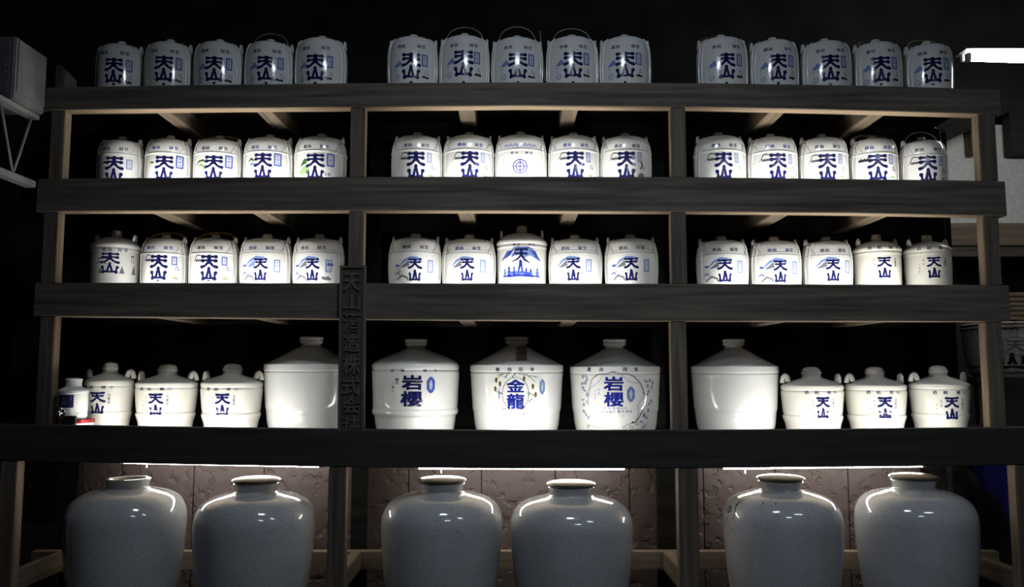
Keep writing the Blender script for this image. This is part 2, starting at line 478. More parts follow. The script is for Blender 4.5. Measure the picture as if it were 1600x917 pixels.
for (a, ya, b_, yb), nm in zip(((195, 724.0, 498, 730.0), (655, 734.5, 975, 735.5), (1130, 735.5, 1440, 731.5)), ('left', 'middle', 'right')):
    Y = 0.27
    xa, za = unproj(a, ya, Y); xb, zb = unproj(b_, yb, Y)
    dzt = {'left': 0.012, 'middle': 0.017, 'right': 0.0185}[nm]
    lamp(xa, za + dzt, xb, zb + dzt, Y, 0.0125, UNDER_E, 'thin lit tube under the base shelf above the crocks, %s bay' % nm, 'tubes under the base shelf', knob=True)

# room lamps: one over the aisle, more further right, batten lamp at the upper right in view
PANEL_E = emis('aisle_lamp_light', (0.78, 0.87, 1.0), ROOM_LAMP)
def panel(x, y, z, lx, ly, e, label):
    t = thing('ceiling_lamp', (x, y, z), label, 'lamp')
    ch('housing', nbox(x - lx / 2 - .02, x + lx / 2 + .02, y - ly / 2 - .02, y + ly / 2 + .02, z + 0.012, z + 0.07, bev=0.006), METALW, t)
    ch('diffuser', nbox(x - lx / 2, x + lx / 2, y - ly / 2, y + ly / 2, z - 0.01, z + 0.01, bev=0.004), e, t)
    for s in (-1, 1):
        bm = bmesh.new(); tube(bm, [(x + s * lx * .3, y, z + 0.07), (x + s * lx * .3, y, 5.0)], 0.004, seg=6)
        ch('hanger', bm, WIRE, t)
panel(0.05, -1.75, 3.5, 0.55, 0.30, PANEL_E, 'pale rectangular lamp hanging over the aisle before the rack')
panel(2.0, -2.3, 3.05, 0.75, 0.10, PANEL_E, 'narrow lamp hanging over the aisle toward the right')
panel(0.9, -3.6, 3.1, 0.75, 0.10, PANEL_E, 'narrow lamp hanging behind the viewer')
SIDE_E = emis('batten_lamp_light', (1.0, 0.99, 0.95), SIDE_LAMP)
BLY = 0.75
xa, za = unproj(1510, 91, BLY); xb, zb = unproj(1800, 100, BLY)
t = thing('batten_lamp', (xa, BLY, za), 'bright two-tube batten lamp at the upper right beside the rack', 'lamp')
ch('tube', tube(bmesh.new(), [(xa, BLY, za), (xb, BLY, zb)], 0.014, seg=10), SIDE_E, t, smooth=True)
ch('tube', tube(bmesh.new(), [(xa - .012, BLY - .07, za - .030), (xb, BLY - .07, zb - .030)], 0.014, seg=10), SIDE_E, t, smooth=True)
ch('reflector', nbox(xa - 0.05, xb, BLY - 0.095, BLY + 0.03, za + 0.019, za + 0.026), CABM, t)
for dx, dy, dz in ((-0.018, 0, 0), (-0.03, -0.07, -0.030)):
    ch('lamp_holder', nbox(xa + dx - 0.012, xa + dx + 0.012, BLY + dy - .015, BLY + dy + .015, za + dz - .018, za + dz + .03, bev=0.004), CAPM, t)
for s in (0.42, 0.9):
    X = xa + (xb - xa) * s
    ch('hanger', tube(bmesh.new(), [(X, BLY, za + .045), (X, BLY, 5.0)], 0.004, seg=6), WIRE, t)

# ------------------------------------------------------------------ lettering and painted decoration (2D art wrapped on the glaze)
_tc = {}
def text2d(s, bold=0.0):
    """flat mesh of a string, normalised so that its bounding box is 0..1 in x and y (y up); also its aspect"""
    if (s, bold) in _tc: return _tc[(s, bold)]
    c = bpy.data.curves.new('t', 'FONT'); c.body = s; c.size = 1.0; c.offset = bold; c.resolution_u = 2
    o = bpy.data.objects.new('t', c)
    me = bpy.data.meshes.new_from_object(o)
    V = np.array([v.co[:2] for v in me.vertices]) if len(me.vertices) else np.zeros((0, 2))
    Fc = [tuple(p.vertices) for p in me.polygons]
    bpy.data.objects.remove(o); bpy.data.curves.remove(c); bpy.data.meshes.remove(me)
    if len(V) == 0: V = np.array([[0, 0], [1, 0], [1, 1.]]); Fc = []
    lo, hi = V.min(0), V.max(0)
    asp = (hi[0] - lo[0]) / max(hi[1] - lo[1], 1e-6)
    V = (V - lo) / np.maximum(hi - lo, 1e-6)
    _tc[(s, bold)] = (V, Fc, asp)
    return _tc[(s, bold)]
class Art:
    """2D shapes in picture-pixel units relative to an anchor (x right, y down)"""
    def __init__(self): self.L = []
    def poly(self, m, pts, layer=0): self.L.append((m, np.array(pts, float), [tuple(range(len(pts)))], layer)); return self
    def disc(self, m, x, y, rx, ry=None, n=12, layer=0, rot=0.0):
        ry = rx if ry is None else ry
        P = []
        for k in range(n):
            a, b = rx * math.cos(2 * math.pi * k / n), ry * math.sin(2 * math.pi * k / n)
            P.append((x + a * math.cos(rot) - b * math.sin(rot), y + a * math.sin(rot) + b * math.cos(rot)))
        return self.poly(m, P, layer)
    def stroke(self, m, pts, wd, layer=0, cap=True):
        n = len(pts); w_ = wd if isinstance(wd, (list, tuple)) else [wd] * n
        for i in range(n - 1):
            (x0, y0), (x1, y1) = pts[i], pts[i + 1]
            d = math.hypot(x1 - x0, y1 - y0) or 1e-6
            nx, ny = -(y1 - y0) / d, (x1 - x0) / d
            a, b = w_[i], w_[i + 1]
            self.poly(m, [(x0 + nx * a, y0 + ny * a), (x1 + nx * b, y1 + ny * b), (x1 - nx * b, y1 - ny * b), (x0 - nx * a, y0 - ny * a)], layer)
        if cap:
            for (x, y), a in zip(pts, w_):
                self.disc(m, x, y, a, n=9 if a > 1 else 6, layer=layer)
        return self
    def ring(self, m, x, y, rx, ry, wd, n=24, layer=0):
        V, Fc = [], []
        for k in range(n):
            c, s = math.cos(2 * math.pi * k / n), math.sin(2 * math.pi * k / n)
            V += [(x + (rx - wd) * c, y + (ry - wd) * s), (x + (rx + wd) * c, y + (ry + wd) * s)]
        for k in range(n):
            j = (k + 1) % n
            Fc.append((2 * k, 2 * k + 1, 2 * j + 1, 2 * j))
        self.L.append((m, np.array(V), Fc, layer)); return self
    def text(self, m, s, x0, x1, y0, y1, bold=0.0, layer=0):
        V, Fc, _ = text2d(s, 0.0)
        w_, h_ = (x1 - x0), (y1 - y0)
        bx = bold * 0.9
        shifts = [(0, 0)] if bold <= 0 else [(-bx, -bx), (bx, -bx), (-bx, bx), (bx, bx)] if max(w_, h_) > 12 else [(-bx, 0), (bx, 0)]
        for dx, dy in shifts:
            P = np.stack([x0 + (V[:, 0] * (1 - 2 * bx) + bx + dx) * w_, y1 - (V[:, 1] * (1 - 2 * bx) + bx + dy) * h_], 1)
            self.L.append((m, P, Fc, layer))
        return self
    def column(self, m, s, x, y0, h, wd, gap=1.15, bold=0.0, layer=0):
        for i, c in enumerate(s):
            if c != ' ': self.text(m, c, x - wd / 2, x + wd / 2, y0 + i * h * gap, y0 + i * h * gap + h, bold, layer)
        return self
    def row(self, m, s, xs, y, wd, h, bold=0.0, dip=0.0, layer=0):
        for c, x in zip(s, xs):
            self.text(m, c, x - wd / 2, x + wd / 2, y - h / 2 , y + h / 2, bold, layer)
        return self
def glyph_knob(A, m, x0, x1, y0, y1):
    """tenzan in the round-knobbed seal hand"""
    H = y1 - y0; sx = (x1 - x0) / 0.70; cx = (x0 + x1) / 2
    def P(pts): return [(cx + a * sx, y0 + (1 - b) * H) for a, b in pts]
    k = H * 0.98
    S = [([(-.265, .925), (-.18, .925), (-.09, .92), (0, .945), (.09, .92), (.18, .925), (.265, .925)], [.066, .034, .034, .055, .034, .034, .066]),
         ([(-.265, .765), (-.17, .775), (-.08, .78), (0, .78), (.08, .78), (.17, .775), (.265, .765)], [.066, .032, .032, .07, .032, .032, .066]),
         ([(0, .95), (0, .72)], [.055, .07]),
         ([(0, .73), (-.075, .655), (-.14, .585), (-.21, .545), (-.30, .525)], [.06, .042, .036, .046, .06]),
         ([(0, .73), (.075, .655), (.14, .585), (.21, .545), (.30, .525)], [.06, .042, .036, .046, .06]),
         ([(0, .475), (0.0, .41)], [.052, .05]),
         ([(0, .42), (-.05, .28), (-.085, .11)], [.046, .036, .042]),
         ([(0, .42), (.05, .28), (.085, .11)], [.046, .036, .042]),
         ([(-.27, .30), (-.245, .22), (-.235, .16), (-.24, .07)], [.066, .034, .030, .06]),
         ([(.27, .30), (.245, .22), (.235, .16), (.24, .07)], [.066, .034, .030, .06]),
         ([(-.24, .06), (-.15, .10), (-.06, .08), (.06, .08), (.15, .10), (.24, .06)], [.062, .042, .034, .034, .042, .062])]
    for pts, wd in S: A.stroke(m, P(pts), [(v * 1.02 + .007) * k for v in wd])
def glyph_clerk(A, m, x0, x1, y0, y1):
    """tenzan in the squarer clerical hand"""
    H = y1 - y0; sx = (x1 - x0) / 0.62; cx = (x0 + x1) / 2
    def P(pts): return [(cx + a * sx, y0 + (1 - b) * H) for a, b in pts]
    S = [([(-.25, .945), (-.1, .935), (.1, .94), (.25, .955)], [.048, .036, .036, .048]),
         ([(-.21, .82), (-.1, .815), (.1, .82), (.22, .825)], [.038, .03, .03, .04]),
         ([(0, .94), (0, .76)], [.042, .045]),
         ([(0, .78), (-.08, .68), (-.17, .605), (-.27, .58)], [.04, .036, .042, .046]),
         ([(0, .78), (.08, .68), (.17, .605), (.28, .575)], [.04, .036, .045, .05]),
         ([(.0, .45), (-.01, .36), (-.065, .10)], [.044, .036, .036]),
         ([(.0, .44), (.05, .30), (.075, .10)], [.044, .032, .036]),
         ([(-.235, .33), (-.205, .22), (-.21, .07)], [.042, .030, .046]),
         ([(.235, .33), (.205, .22), (.205, .07)], [.042, .030, .046]),
         ([(-.21, .055), (-.1, .07), (0, .06), (.1, .07), (.21, .055)], [.048, .036, .03, .036, .048])]
    for pts, wd in S: A.stroke(m, P(pts), [(v * 1.0 + .008) * H for v in wd])

class Jar:
    def __init__(self, x0, x1, ytop, ybase_z, Y, prof, label, group, mt, name='sake_jar', profile_n=4, wob=None, top_smooth=True):
        """x0,x1: silhouette px; ytop: px of the highest point; prof in units (r/R, z/H from the top)"""
        ymid = ytop + 35
        w_ = x1 - x0; xm = (x0 + x1) / 2
        X, zm = unproj(xm, ymid, Y)
        dp = depth(Y, zm)
        cph = dp / math.hypot(dp, X)
        R = w_ * dp * cph / (2 * F)
        al = R / math.hypot(dp, X)
        tanp = abs(X) / dp
        corr = (1 + al * al / cph ** 2)
        X = X / corr
        _, zt_ = unproj(xm, ytop, Y)
        if isinstance(ybase_z, int):      # stand on the board of that shelf
            rr = R * prof[-1][0] + .002
            ybase_z = max(beam_top(ybase_z, X + rr * q_ / 8) for q_ in range(-8, 9)) - LIP[ybase_z] + 0.0006
        self.R, self.X, self.Y, self.zb = R, X, Y, ybase_z
        self.H = zt_ - ybase_z
        self.mpp = dp / F
        self.root = thing(name, (X, Y, ybase_z), label, 'jar', group)
        self.prof = smooth_prof([(r * R, (1 - z) * self.H) for r, z in prof[::-1]], profile_n)   # bottom to top
        P = np.array(self.prof)
        self.P = P
        self.S = np.concatenate([[0], np.cumsum(np.hypot(np.diff(P[:, 0]), np.diff(P[:, 1])))])
        self.smax = self.S[-1]
        self.mt = mt
        self.wob = wob
    def body(self, name='body', seg=64):
        if self.wob is not None: seg = 96
        pr = list(self.prof)
        if pr[0][0] > 1e-5: pr = [(0, pr[0][1])] + pr
        self.b = obj(name, lathe(bmesh.new(), pr, seg, self.wob), self.mt, self.root, smooth=True)
        return self.b
    def pt(self, th, s, off=0.0):
        r = np.interp(s, self.S, self.P[:, 0]); z = np.interp(s, self.S, self.P[:, 1])
        ds = 0.003
        dr = (np.interp(s + ds, self.S, self.P[:, 0]) - np.interp(s - ds, self.S, self.P[:, 0]))
        dz = (np.interp(s + ds, self.S, self.P[:, 1]) - np.interp(s - ds, self.S, self.P[:, 1]))
        ln = np.hypot(dr, dz) + 1e-9
        r = r + off * dz / ln; z = z - off * dr / ln
        if self.wob is not None:
            wv = np.array([self.wob(a, b) for a, b in zip(np.atleast_1d(th), np.atleast_1d(z))])
            r = r * (1 + wv)
        return r * np.sin(th), -r * np.cos(th), z
    def place(self, px, py, smax_frac=0.97):
        s = self.smax * 0.5
        th = 0.0
        smx = np.interp(self.H * 0.97, self.P[:, 1], self.S)
        ss = np.linspace(0, smx, 260); tt = np.linspace(-1.35, 1.35, 271)
        for _ in range(4):
            x, y, z = self.pt(np.full_like(ss, th), ss)
            _, yy = projn(x + self.X, y + self.Y, z + self.zb)
            s = ss[np.argmin(np.abs(yy - py))]
            x, y, z = self.pt(tt, np.full_like(tt, s))
            xx, _ = projn(x + self.X, y + self.Y, z + self.zb)
            # only the visible half
            dirx, diry = x, y
            vis = (dirx * (-self.X) + diry * (-D - self.Y)) > 0
            e = np.abs(xx - px) + np.where(vis, 0, 1e4)
            th = tt[np.argmin(e)]
        return th, s
    def paint(self, A, cx, cy, name='lettering', step=0.008):
        th, s = self.place(cx, cy)
        r = float(np.interp(s, self.S, self.P[:, 0]))
        # vertical metres per px at the anchor
        x, y, z = self.pt(np.array([th, th]), np.array([s - 0.004, s + 0.004]))
        xx, yy = projn(x + self.X, y + self.Y, z + self.zb)
        my = 0.008 / max(abs(yy[0] - yy[1]), 0.5)
        my = min(my, self.mpp * 2.2)
        mx = self.mpp * 1.03
        groups = {}
        byname = {}
        for it in A.L: byname.setdefault(it[0].name, []).append(it)
        for nm_, items in byname.items():      # shapes that lie apart become parts of their own
            cl = []
            for it in items:
                lo, hi = it[1].min(0) - 1.6, it[1].max(0) + 1.6
                hit = [c for c in cl if (c[0] <= hi).all() and (lo <= c[1]).all()]
                for c in hit:
                    lo = np.minimum(lo, c[0]); hi = np.maximum(hi, c[1])
                merged = [x_ for c in hit for x_ in c[2]] + [it]
                cl = [c for c in cl if not any(c is h for h in hit)] + [[lo, hi, merged]]
            for k_, c in enumerate(cl): groups[(nm_, k_)] = c[2]
        out = []
        for k, items in groups.items():
            bm = bmesh.new(); lay = bm.verts.layers.float.new('lay')
            for m, V, Fc, layer in items:
                vs = [bm.verts.new((a * mx, -b * my, 0)) for a, b in V]
                for v in vs: v[lay] = layer
                for f in Fc:
                    try: bm.faces.new([vs[i] for i in f])
                    except ValueError: pass
            xs = [v.co.x for v in bm.verts]; ys = [v.co.y for v in bm.verts]
            for ax, lo, hi in ((0, min(xs), max(xs)), (1, min(ys), max(ys))):
                c = math.floor(lo / step) * step + step
                while c < hi:
                    co = Vector((c, 0, 0)) if ax == 0 else Vector((0, c, 0))
                    no = Vector((1, 0, 0)) if ax == 0 else Vector((0, 1, 0))
                    bmesh.ops.bisect_plane(bm, geom=bm.verts[:] + bm.edges[:] + bm.faces[:], plane_co=co, plane_no=no, dist=1e-6)
                    c += step
            T = np.array([th + v.co.x / r for v in bm.verts]); Sv = np.array([s + v.co.y for v in bm.verts])
            LY = np.array([v[lay] for v in bm.verts])
            x, y, z = self.pt(T, Sv, (0.0006 if self.wob is None else 0.0016) + 0.0004 * LY)
            for v, a, b, c in zip(bm.verts, x, y, z): v.co = (a, b, c)
            bmesh.ops.recalc_face_normals(bm, faces=bm.faces)
            o = obj(name, bm, items[0][0], self.root, smooth=True)
            out.append(o)
        return out
    def line(self, th_s, rad, mt=None, name='rope_relief', beads=0, off=None, par=None):
        """raised line following (theta, s) points"""
        T = np.array([a for a, b in th_s]); Sv = np.array([b for a, b in th_s])
        n = max(len(T), int(beads) * 2 if beads else len(T) * 4)
        u = np.linspace(0, 1, n); u0 = np.linspace(0, 1, len(T))
        T = np.interp(u, u0, T); Sv = np.interp(u, u0, Sv)
        x, y, z = self.pt(T, Sv, rad * 0.25 if off is None else off)
        rr = [rad * (1.15 if i % 2 else 0.7) for i in range(n)] if beads else rad
        return tube(bmesh.new(), list(zip(x, y, z)), rr, seg=6)
    def s_at(self, zfrac):
        """arclength where the outer body reaches the height fraction (1 = top)"""
        return float(np.interp(self.H * zfrac, self.P[:, 1], self.S))

ORD = ['first', 'second', 'third', 'fourth', 'fifth']
BAY = {'L': 'left', 'M': 'middle', 'R': 'right'}
SHELF = {1: 'top', 2: 'second', 3: 'third', 4: 'bottom'}
def dup_label(look, i, bay, row):
    return '%s, %s from left, %s shelf, %s bay' % (look, ORD[i], SHELF[row], BAY[bay])

PROF_A = [(0.0, 0.0), (.16, .002), (.19, .012), (.19, .045), (.20, .055), (.42, .062), (.64, .080), (.82, .112), (.91, .165), (.965, .235), (.99, .315), (.995, .345),
          (1.018, .352), (1.018, .368), (.995, .378), (1.0, .45), (1.0, .60), (.99, .76), (.965, .92), (.94, .99), (.92, 1.0)]
PROF_A1 = [(0.0, 0.0), (.17, .002), (.22, .015), (.23, .045), (.25, .058), (.45, .07), (.66, .092), (.83, .125), (.93, .19), (.975, .27), (.995, .36),
           (1.0, .45), (1.0, .60), (.985, .80), (.965, .93), (.95, .99), (.93, 1.0)]
PROF_B = [(0.0, 0.0), (.17, .002), (.20, .012), (.20, .05), (.22, .06), (.44, .068), (.66, .088), (.82, .118), (.91, .17), (.955, .25), (.965, .285), (.97, .30), (.985, .31), (.985, .33), (1.0, .40),
          (1.0, .50), (.99, .66), (.965, .83), (.93, .98), (.91, 1.0)]
PROF_C = [(0.0, 0.0), (.20, .002), (.215, .01), (.215, .075), (.24, .09), (.36, .098), (.58, .12), (.76, .155), (.90, .195), (.97, .225), (1.0, .245), (1.0, .275), (.972, .29), (.968, .30), (.985, .318), (.985, .34), (.965, .355),
          (.97, .45), (.965, .62), (.95, .80), (.93, .93), (.915, .985), (.90, 1.0)]
PROF_D = [(0.0, 0.0), (.12, .003), (.22, .018), (.275, .045), (.30, .062), (.295, .07), (.325, .078), (.33, .10), (.31, .115), (.305, .15), (.34, .17), (.50, .195), (.70, .225), (.88, .26), (.96, .278), (.975, .285), (1.0, .30),
          (1.0, .345), (.985, .362), (.985, .37), (1.0, .385), (1.0, .43), (.975, .56), (.95, .68), (.93, .735), (.925, .745), (.955, .76), (.955, .79), (.92, .84), (.88, .90), (.85, .99), (.84, 1.0)]
PROF_E = [(0.0, 0.0), (.22, .002), (.255, .010), (.26, .025), (.25, .036), (.235, .040), (.25, .045), (.245, .07), (.205, .082), (.20, .096), (.24, .108), (.40, .15), (.60, .205), (.80, .255), (.93, .288), (.975, .298), (.995, .305), (1.0, .315),
          (1.0, .37), (.985, .378), (.985, .386), (.995, .393), (.985, .44), (.965, .60), (.945, .76), (.925, .80), (.90, .92), (.865, .99), (.85, 1.0)]
PROF_E2 = [(0.0, 0.0), (.22, .002), (.255, .010), (.26, .03), (.25, .042), (.235, .046), (.25, .052), (.245, .07), (.21, .082), (.21, .096), (.26, .11), (.42, .142), (.62, .178), (.80, .215), (.93, .25), (.985, .275), (1.0, .30),
           (1.0, .33), (.99, .34), (.98, .348), (1.0, .36), (.995, .44), (.98, .60), (.97, .74), (.965, .76), (.98, .775), (.98, .81), (.955, .83), (.93, .845), (.91, .92), (.885, .99), (.87, 1.0)]

def fix_front(th, X, Y):
    return th
def ears(J, zf0, zf1, rf, size, m, lean=0.0, thick=0.011, chunky=False):
    """two pierced lugs standing on the shoulder, left and right"""
    for s in (-1, 1):
        bm = bmesh.new()
        x0 = s * rf * J.R; z0 = J.H * zf0; z1 = J.H * zf1
        n = 9; pts = []
        for k in range(n):
            a = math.pi * k / (n - 1)
            pts.append((x0 + s * (J.R * lean * math.sin(a)), size * math.cos(a) * 0.9, z0 + (z1 - z0) * math.sin(a)))
        tube(bm, pts, [thick * (0.95 + 0.12 * (i % 2)) for i in range(n)], seg=7)
        obj('ear', bm, m, J.root, smooth=True)
def bail(J, ypx, rad, m, tilt=0.0, ear_r=0.86, zf=0.93, name='handle', flat=False, n=21, asym=0.0):
    _, zt_ = unproj(J.X / (D + J.Y) * F + 800, ypx, J.Y)
    zh = zt_ - J.zb
    z0 = J.H * zf
    pts = []
    for k in range(n):
        a = math.pi * k / (n - 1)
        c = math.cos(a); sn = math.sin(a)
        pts.append((-J.R * ear_r * c + asym * J.R * sn, -tilt * sn, z0 + (zh - z0) * sn ** 0.9))
    r = rad
    if flat: r = [rad * (1.15 if i % 2 else 0.85) for i in range(n)]
    obj(name, tube(bmesh.new(), pts, r, seg=7), m, J.root, smooth=True)
def ropes_A(J, row, gx, gy):
    """twisted rope relief down both sides of the painted field, slanting cords from the ears to the shoulder ridge"""
    th0, _ = J.place(gx, gy)
    tc = math.atan2(-J.X, D + J.Y)     # direction towards the aisle
    sb = J.S[0] + 0.004; st_ = J.s_at(0.885)
    base = 0.0
    for s in (-1, 1):
        for k, (dth, rad, bd) in enumerate(((1.12, 0.0042, 26), (1.34, 0.0042, 26))):
            th = base + s * dth
            t_ = J.line([(th, sb), (th + s * .0, (sb + st_) / 2), (th - s * 0.12, st_)], rad, beads=bd)
            obj('rope_relief', t_, J.mt, J.root, smooth=True)
    if row != 1:
        for s in (-1, 1):
            for a0, a1 in ((1.45, 0.82), (1.52, 1.05)):
                t_ = J.line([(base + s * a0, J.s_at(0.90)), (base + s * (a0 * .4 + a1 * .6), J.s_at(0.80)), (base + s * a1, J.s_at(0.665))], 0.0032, beads=14)
                obj('cord_relief', t_, J.mt, J.root, smooth=True)
        n = 60
        r_, z_ = np.interp(J.s_at(0.655), J.S, J.P[:, 0]), J.H * 0.655
        pts = [((r_ + .0008) * math.sin(2 * math.pi * k / n), -(r_ + .0008) * math.cos(2 * math.pi * k / n), z_) for k in range(n)]
        obj('ridge_line', tube(bmesh.new(), pts, 0.0011, seg=4, closed=True), INKY, J.root)

def seal(A, x, y, wd, h, m=None, oval=False):
    m = m or INKL
    if oval:
        A.disc(m, x, y, wd / 2, h / 2, n=20); A.poly(m, [(x - wd / 2, y - h * .28), (x + wd / 2, y - h * .28), (x + wd / 2, y + h * .28), (x - wd / 2, y + h * .28)])
        A.disc(PAPER, x, y, wd * .17, h * .27, n=16, layer=1)
        A.column(m, '登録', x, y - h * .2, h * .17, wd * .24, gap=1.25, layer=2)
    else:
        for k in range(4):
            pass
        A.stroke(m, [(x - wd / 2, y - h / 2), (x + wd / 2, y - h / 2), (x + wd / 2, y + h / 2), (x - wd / 2, y + h / 2), (x - wd / 2, y - h / 2)], wd * .12)
        A.column(m, '登録品', x, y - h * .40, h * .22, wd * .55, gap=1.3, bold=0.02)
def fuji(A, m, x0, x1, y0, y1, drips=True, wd=0.6):
    xm = x0 + (x1 - x0) * .62
    A.stroke(m, [(x0, y1), (x0 + (x1 - x0) * .25, y0 + (y1 - y0) * .62), (xm - (x1 - x0) * .2, y0 + 1), (xm, y0), (x1, y0 + (y1 - y0) * .12)], [wd * .4, wd * .8, wd, wd * 1.3, wd])
    if drips:
        a = x0 + (x1 - x0) * .3; n = 5
        pts = []
        for k in range(n * 2 + 1):
            pts.append((a + (x1 - a) * k / (2 * n), y0 + (y1 - y0) * (.62 if k % 2 == 0 else .95)))
        A.stroke(m, pts, wd * .8)
def solid_fuji(A, m, x0, x1, y0, y1):
    xm = (x0 + x1) / 2
    A.poly(m, [(x0, y1), (x0 + (x1 - x0) * .3, y0 + (y1 - y0) * .35), (xm - 2, y0), (xm + 2, y0), (x1 - (x1 - x0) * .3, y0 + (y1 - y0) * .4), (x1, y1)])
def figure(A, m, x, y, k=1.0):
    for pts in ([(0, -4), (-.5, -2), (-2.5, 0), (-3.5, 2.5)], [(-.5, -2), (1.5, 0.5), (0, 2.5), (2.5, 3.5)], [(-3, 3), (-1, 4.2)], [(2.2, 1.5), (3.6, 4.2)]):
        A.stroke(m, [(x + a * k, y + b * k) for a, b in pts], 0.35 * k)
def blob(A, m, x, y, wd, h, rnd, n=7):
    for k in range(n):
        A.disc(m, x + (rnd.random() - .5) * wd * .8, y + rnd.random() * h * .4, wd * .16 + rnd.random() * wd * .08, h * .32, n=9)
    A.disc(m, x, y + h * .3, wd * .5, h * .28, n=14)

# ---- keg jars: (bay, index, x0, x1, ytop, glyph box, look)
R1 = [('L', 0, 151, 226, 68, (164.5, 190, 90, 129.5), None), ('L', 1, 227, 303, 65, (242, 269.5, 87, 127), None),
      ('L', 2, 304, 381.5, 65, (320, 349, 87.5, 126.7), None), ('L', 3, 383.5, 460.5, 65, (401.5, 430, 87, 126), ('bail', 53, 'wicker')),
      ('L', 4, 462, 543.5, 60, (478, 506.5, 84, 125), ('lie', 58, 'wire')),
      ('M', 0, 606.5, 685, 58, (628, 656.5, 82, 123), None), ('M', 1, 687, 765, 56, (709, 739.5, 78, 119), ('bail', 43, 'wire')),
      ('M', 2, 768, 848, 59.5, (794.5, 823.5, 82, 122), ('bail', 42, 'wire')), ('M', 3, 853, 934, 58, (881, 910, 80, 121), ('bail', 45, 'wire')),
      ('M', 4, 935.5, 1016, 58, (962, 992, 80.5, 121), None),
      ('R', 0, 1087.5, 1167, 58, (1122, 1148.5, 82, 122.5), ('lie', 53, 'wicker')), ('R', 1, 1169.5, 1246.5, 62, (1203, 1229, 84, 125), None),
      ('R', 2, 1249, 1329, 64, (1284, 1312, 85, 126), None), ('R', 3, 1330.5, 1408, 65, (1363, 1391, 87.5, 128), ('lie', 58.5, 'wicker')),
      ('R', 4, 1409.5, 1488, 68, (1445, 1471, 89, 128.5), ('lie', 57.5, 'wire'))]
R2 = [('L', 0, 153, 227, 216, (164.5, 190.5, 244, 284), None), ('L', 1, 228, 303, 214.5, (242.7, 269.3, 242.7, 281), None),
      ('L', 2, 303.5, 381, 215, (319.5, 347, 242.5, 281), ('lie', 210, 'rattan')), ('L', 3, 381.8, 460.5, 213, (396.7, 423.5, 238.7, 279), None),
      ('L', 4, 461.3, 542.5, 212, (478, 506, 239.3, 280), None),
      ('M', 0, 613, 691.8, 210, (636.6, 663, 236, 279), None), ('M', 1, 693.4, 772, 209.5, (720.6, 747.5, 236, 279), None),
      ('M', 2, 774.0, 853.6, 209, None, None), ('M', 3, 856.4, 935.6, 210, (886, 912.5, 236, 279), None), ('M', 4, 937, 1016.5, 211, (966, 992.6, 236, 279), None),
      ('R', 0, 1083.5, 1164, 210, (1118.7, 1144, 237.5, 280), None), ('R', 1, 1164.7, 1244.7, 212, (1203.7, 1228.5, 239, 281.5), None),
      ('R', 2, 1245.5, 1324, 212.5, (1281, 1306, 239.7, 282), None), ('R', 3, 1324.8, 1402, 214, (1357.7, 1386, 240.5, 282), ('lie', 208, 'pale')),
      ('R', 4, 1403, 1479, 217, (1437.8, 1463, 242.7, 285), ('bail', 206.5, 'wire'))]
R3 = [('L', 0, 140, 220.5, 362.6, (158, 185, 394, 427), None, 'C'), ('L', 1, 221, 296, 368, (235, 259.7, 397.6, 437), ('lie', 362, 'rattan'), 'A'),
      ('L', 2, 296.7, 375, 368, (313.6, 338.6, 397.6, 438), ('lie', 361.5, 'rattan'), 'A'), ('L', 3, 375.5, 458, 368, (397, 416.6, 403, 438), None, 'B'),
      ('L', 4, 458.5, 539, 368, (478, 497.5, 403, 438.5), None, 'B'),
      ('M', 0, 608, 690.5, 367, (638, 658, 403, 439), None, 'B'), ('M', 1, 691.5, 775, 369, (720, 739.7, 403, 439), None, 'B'),
      ('M', 2, 775.7, 855, 355.6, None, None, 'C'), ('M', 3, 856.6, 940, 369, (885.6, 905.5, 402, 438.5), None, 'B'), ('M', 4, 943.6, 1027, 368, (976, 996.7, 402, 438.5), None, 'B'),
      ('R', 0, 1087, 1168.5, 371, (1122, 1143.6, 404.5, 440.6), None, 'B'), ('R', 1, 1169.7, 1251, 372, (1210, 1228.6, 406, 441), None, 'B'),
      ('R', 2, 1251.5, 1331, 372, (1292, 1312, 404.5, 439), None, 'B'), ('R', 3, 1331.8, 1410, 369, (1372.4, 1392.3, 401, 434), None, 'C'),
      ('R', 4, 1410.5, 1489, 370, (1450.4, 1469, 401, 434), None, 'C')]
HM = {'wicker': WICKER, 'wire': WIRE, 'rattan': RATTAN, 'pale': mat('pale_cane', (0.4, 0.37, 0.3), 0.5)}
HL = {'wicker': 'dark wicker handle', 'wire': 'thin wire bail', 'rattan': 'golden rattan handle', 'pale': 'pale cane handle'}

def add_handle(J, h, r3=False):
    if not h: return
    kind, y, mk = h
    rad = {'wicker': 0.0050, 'wire': 0.0024, 'rattan': 0.0055, 'pale': 0.0075}[mk]
    bail(J, y, rad, HM[mk], tilt=0.0 if kind == 'bail' else -0.045, ear_r=0.72 if kind == 'bail' else 0.78, zf=0.92, flat=mk != 'wire')

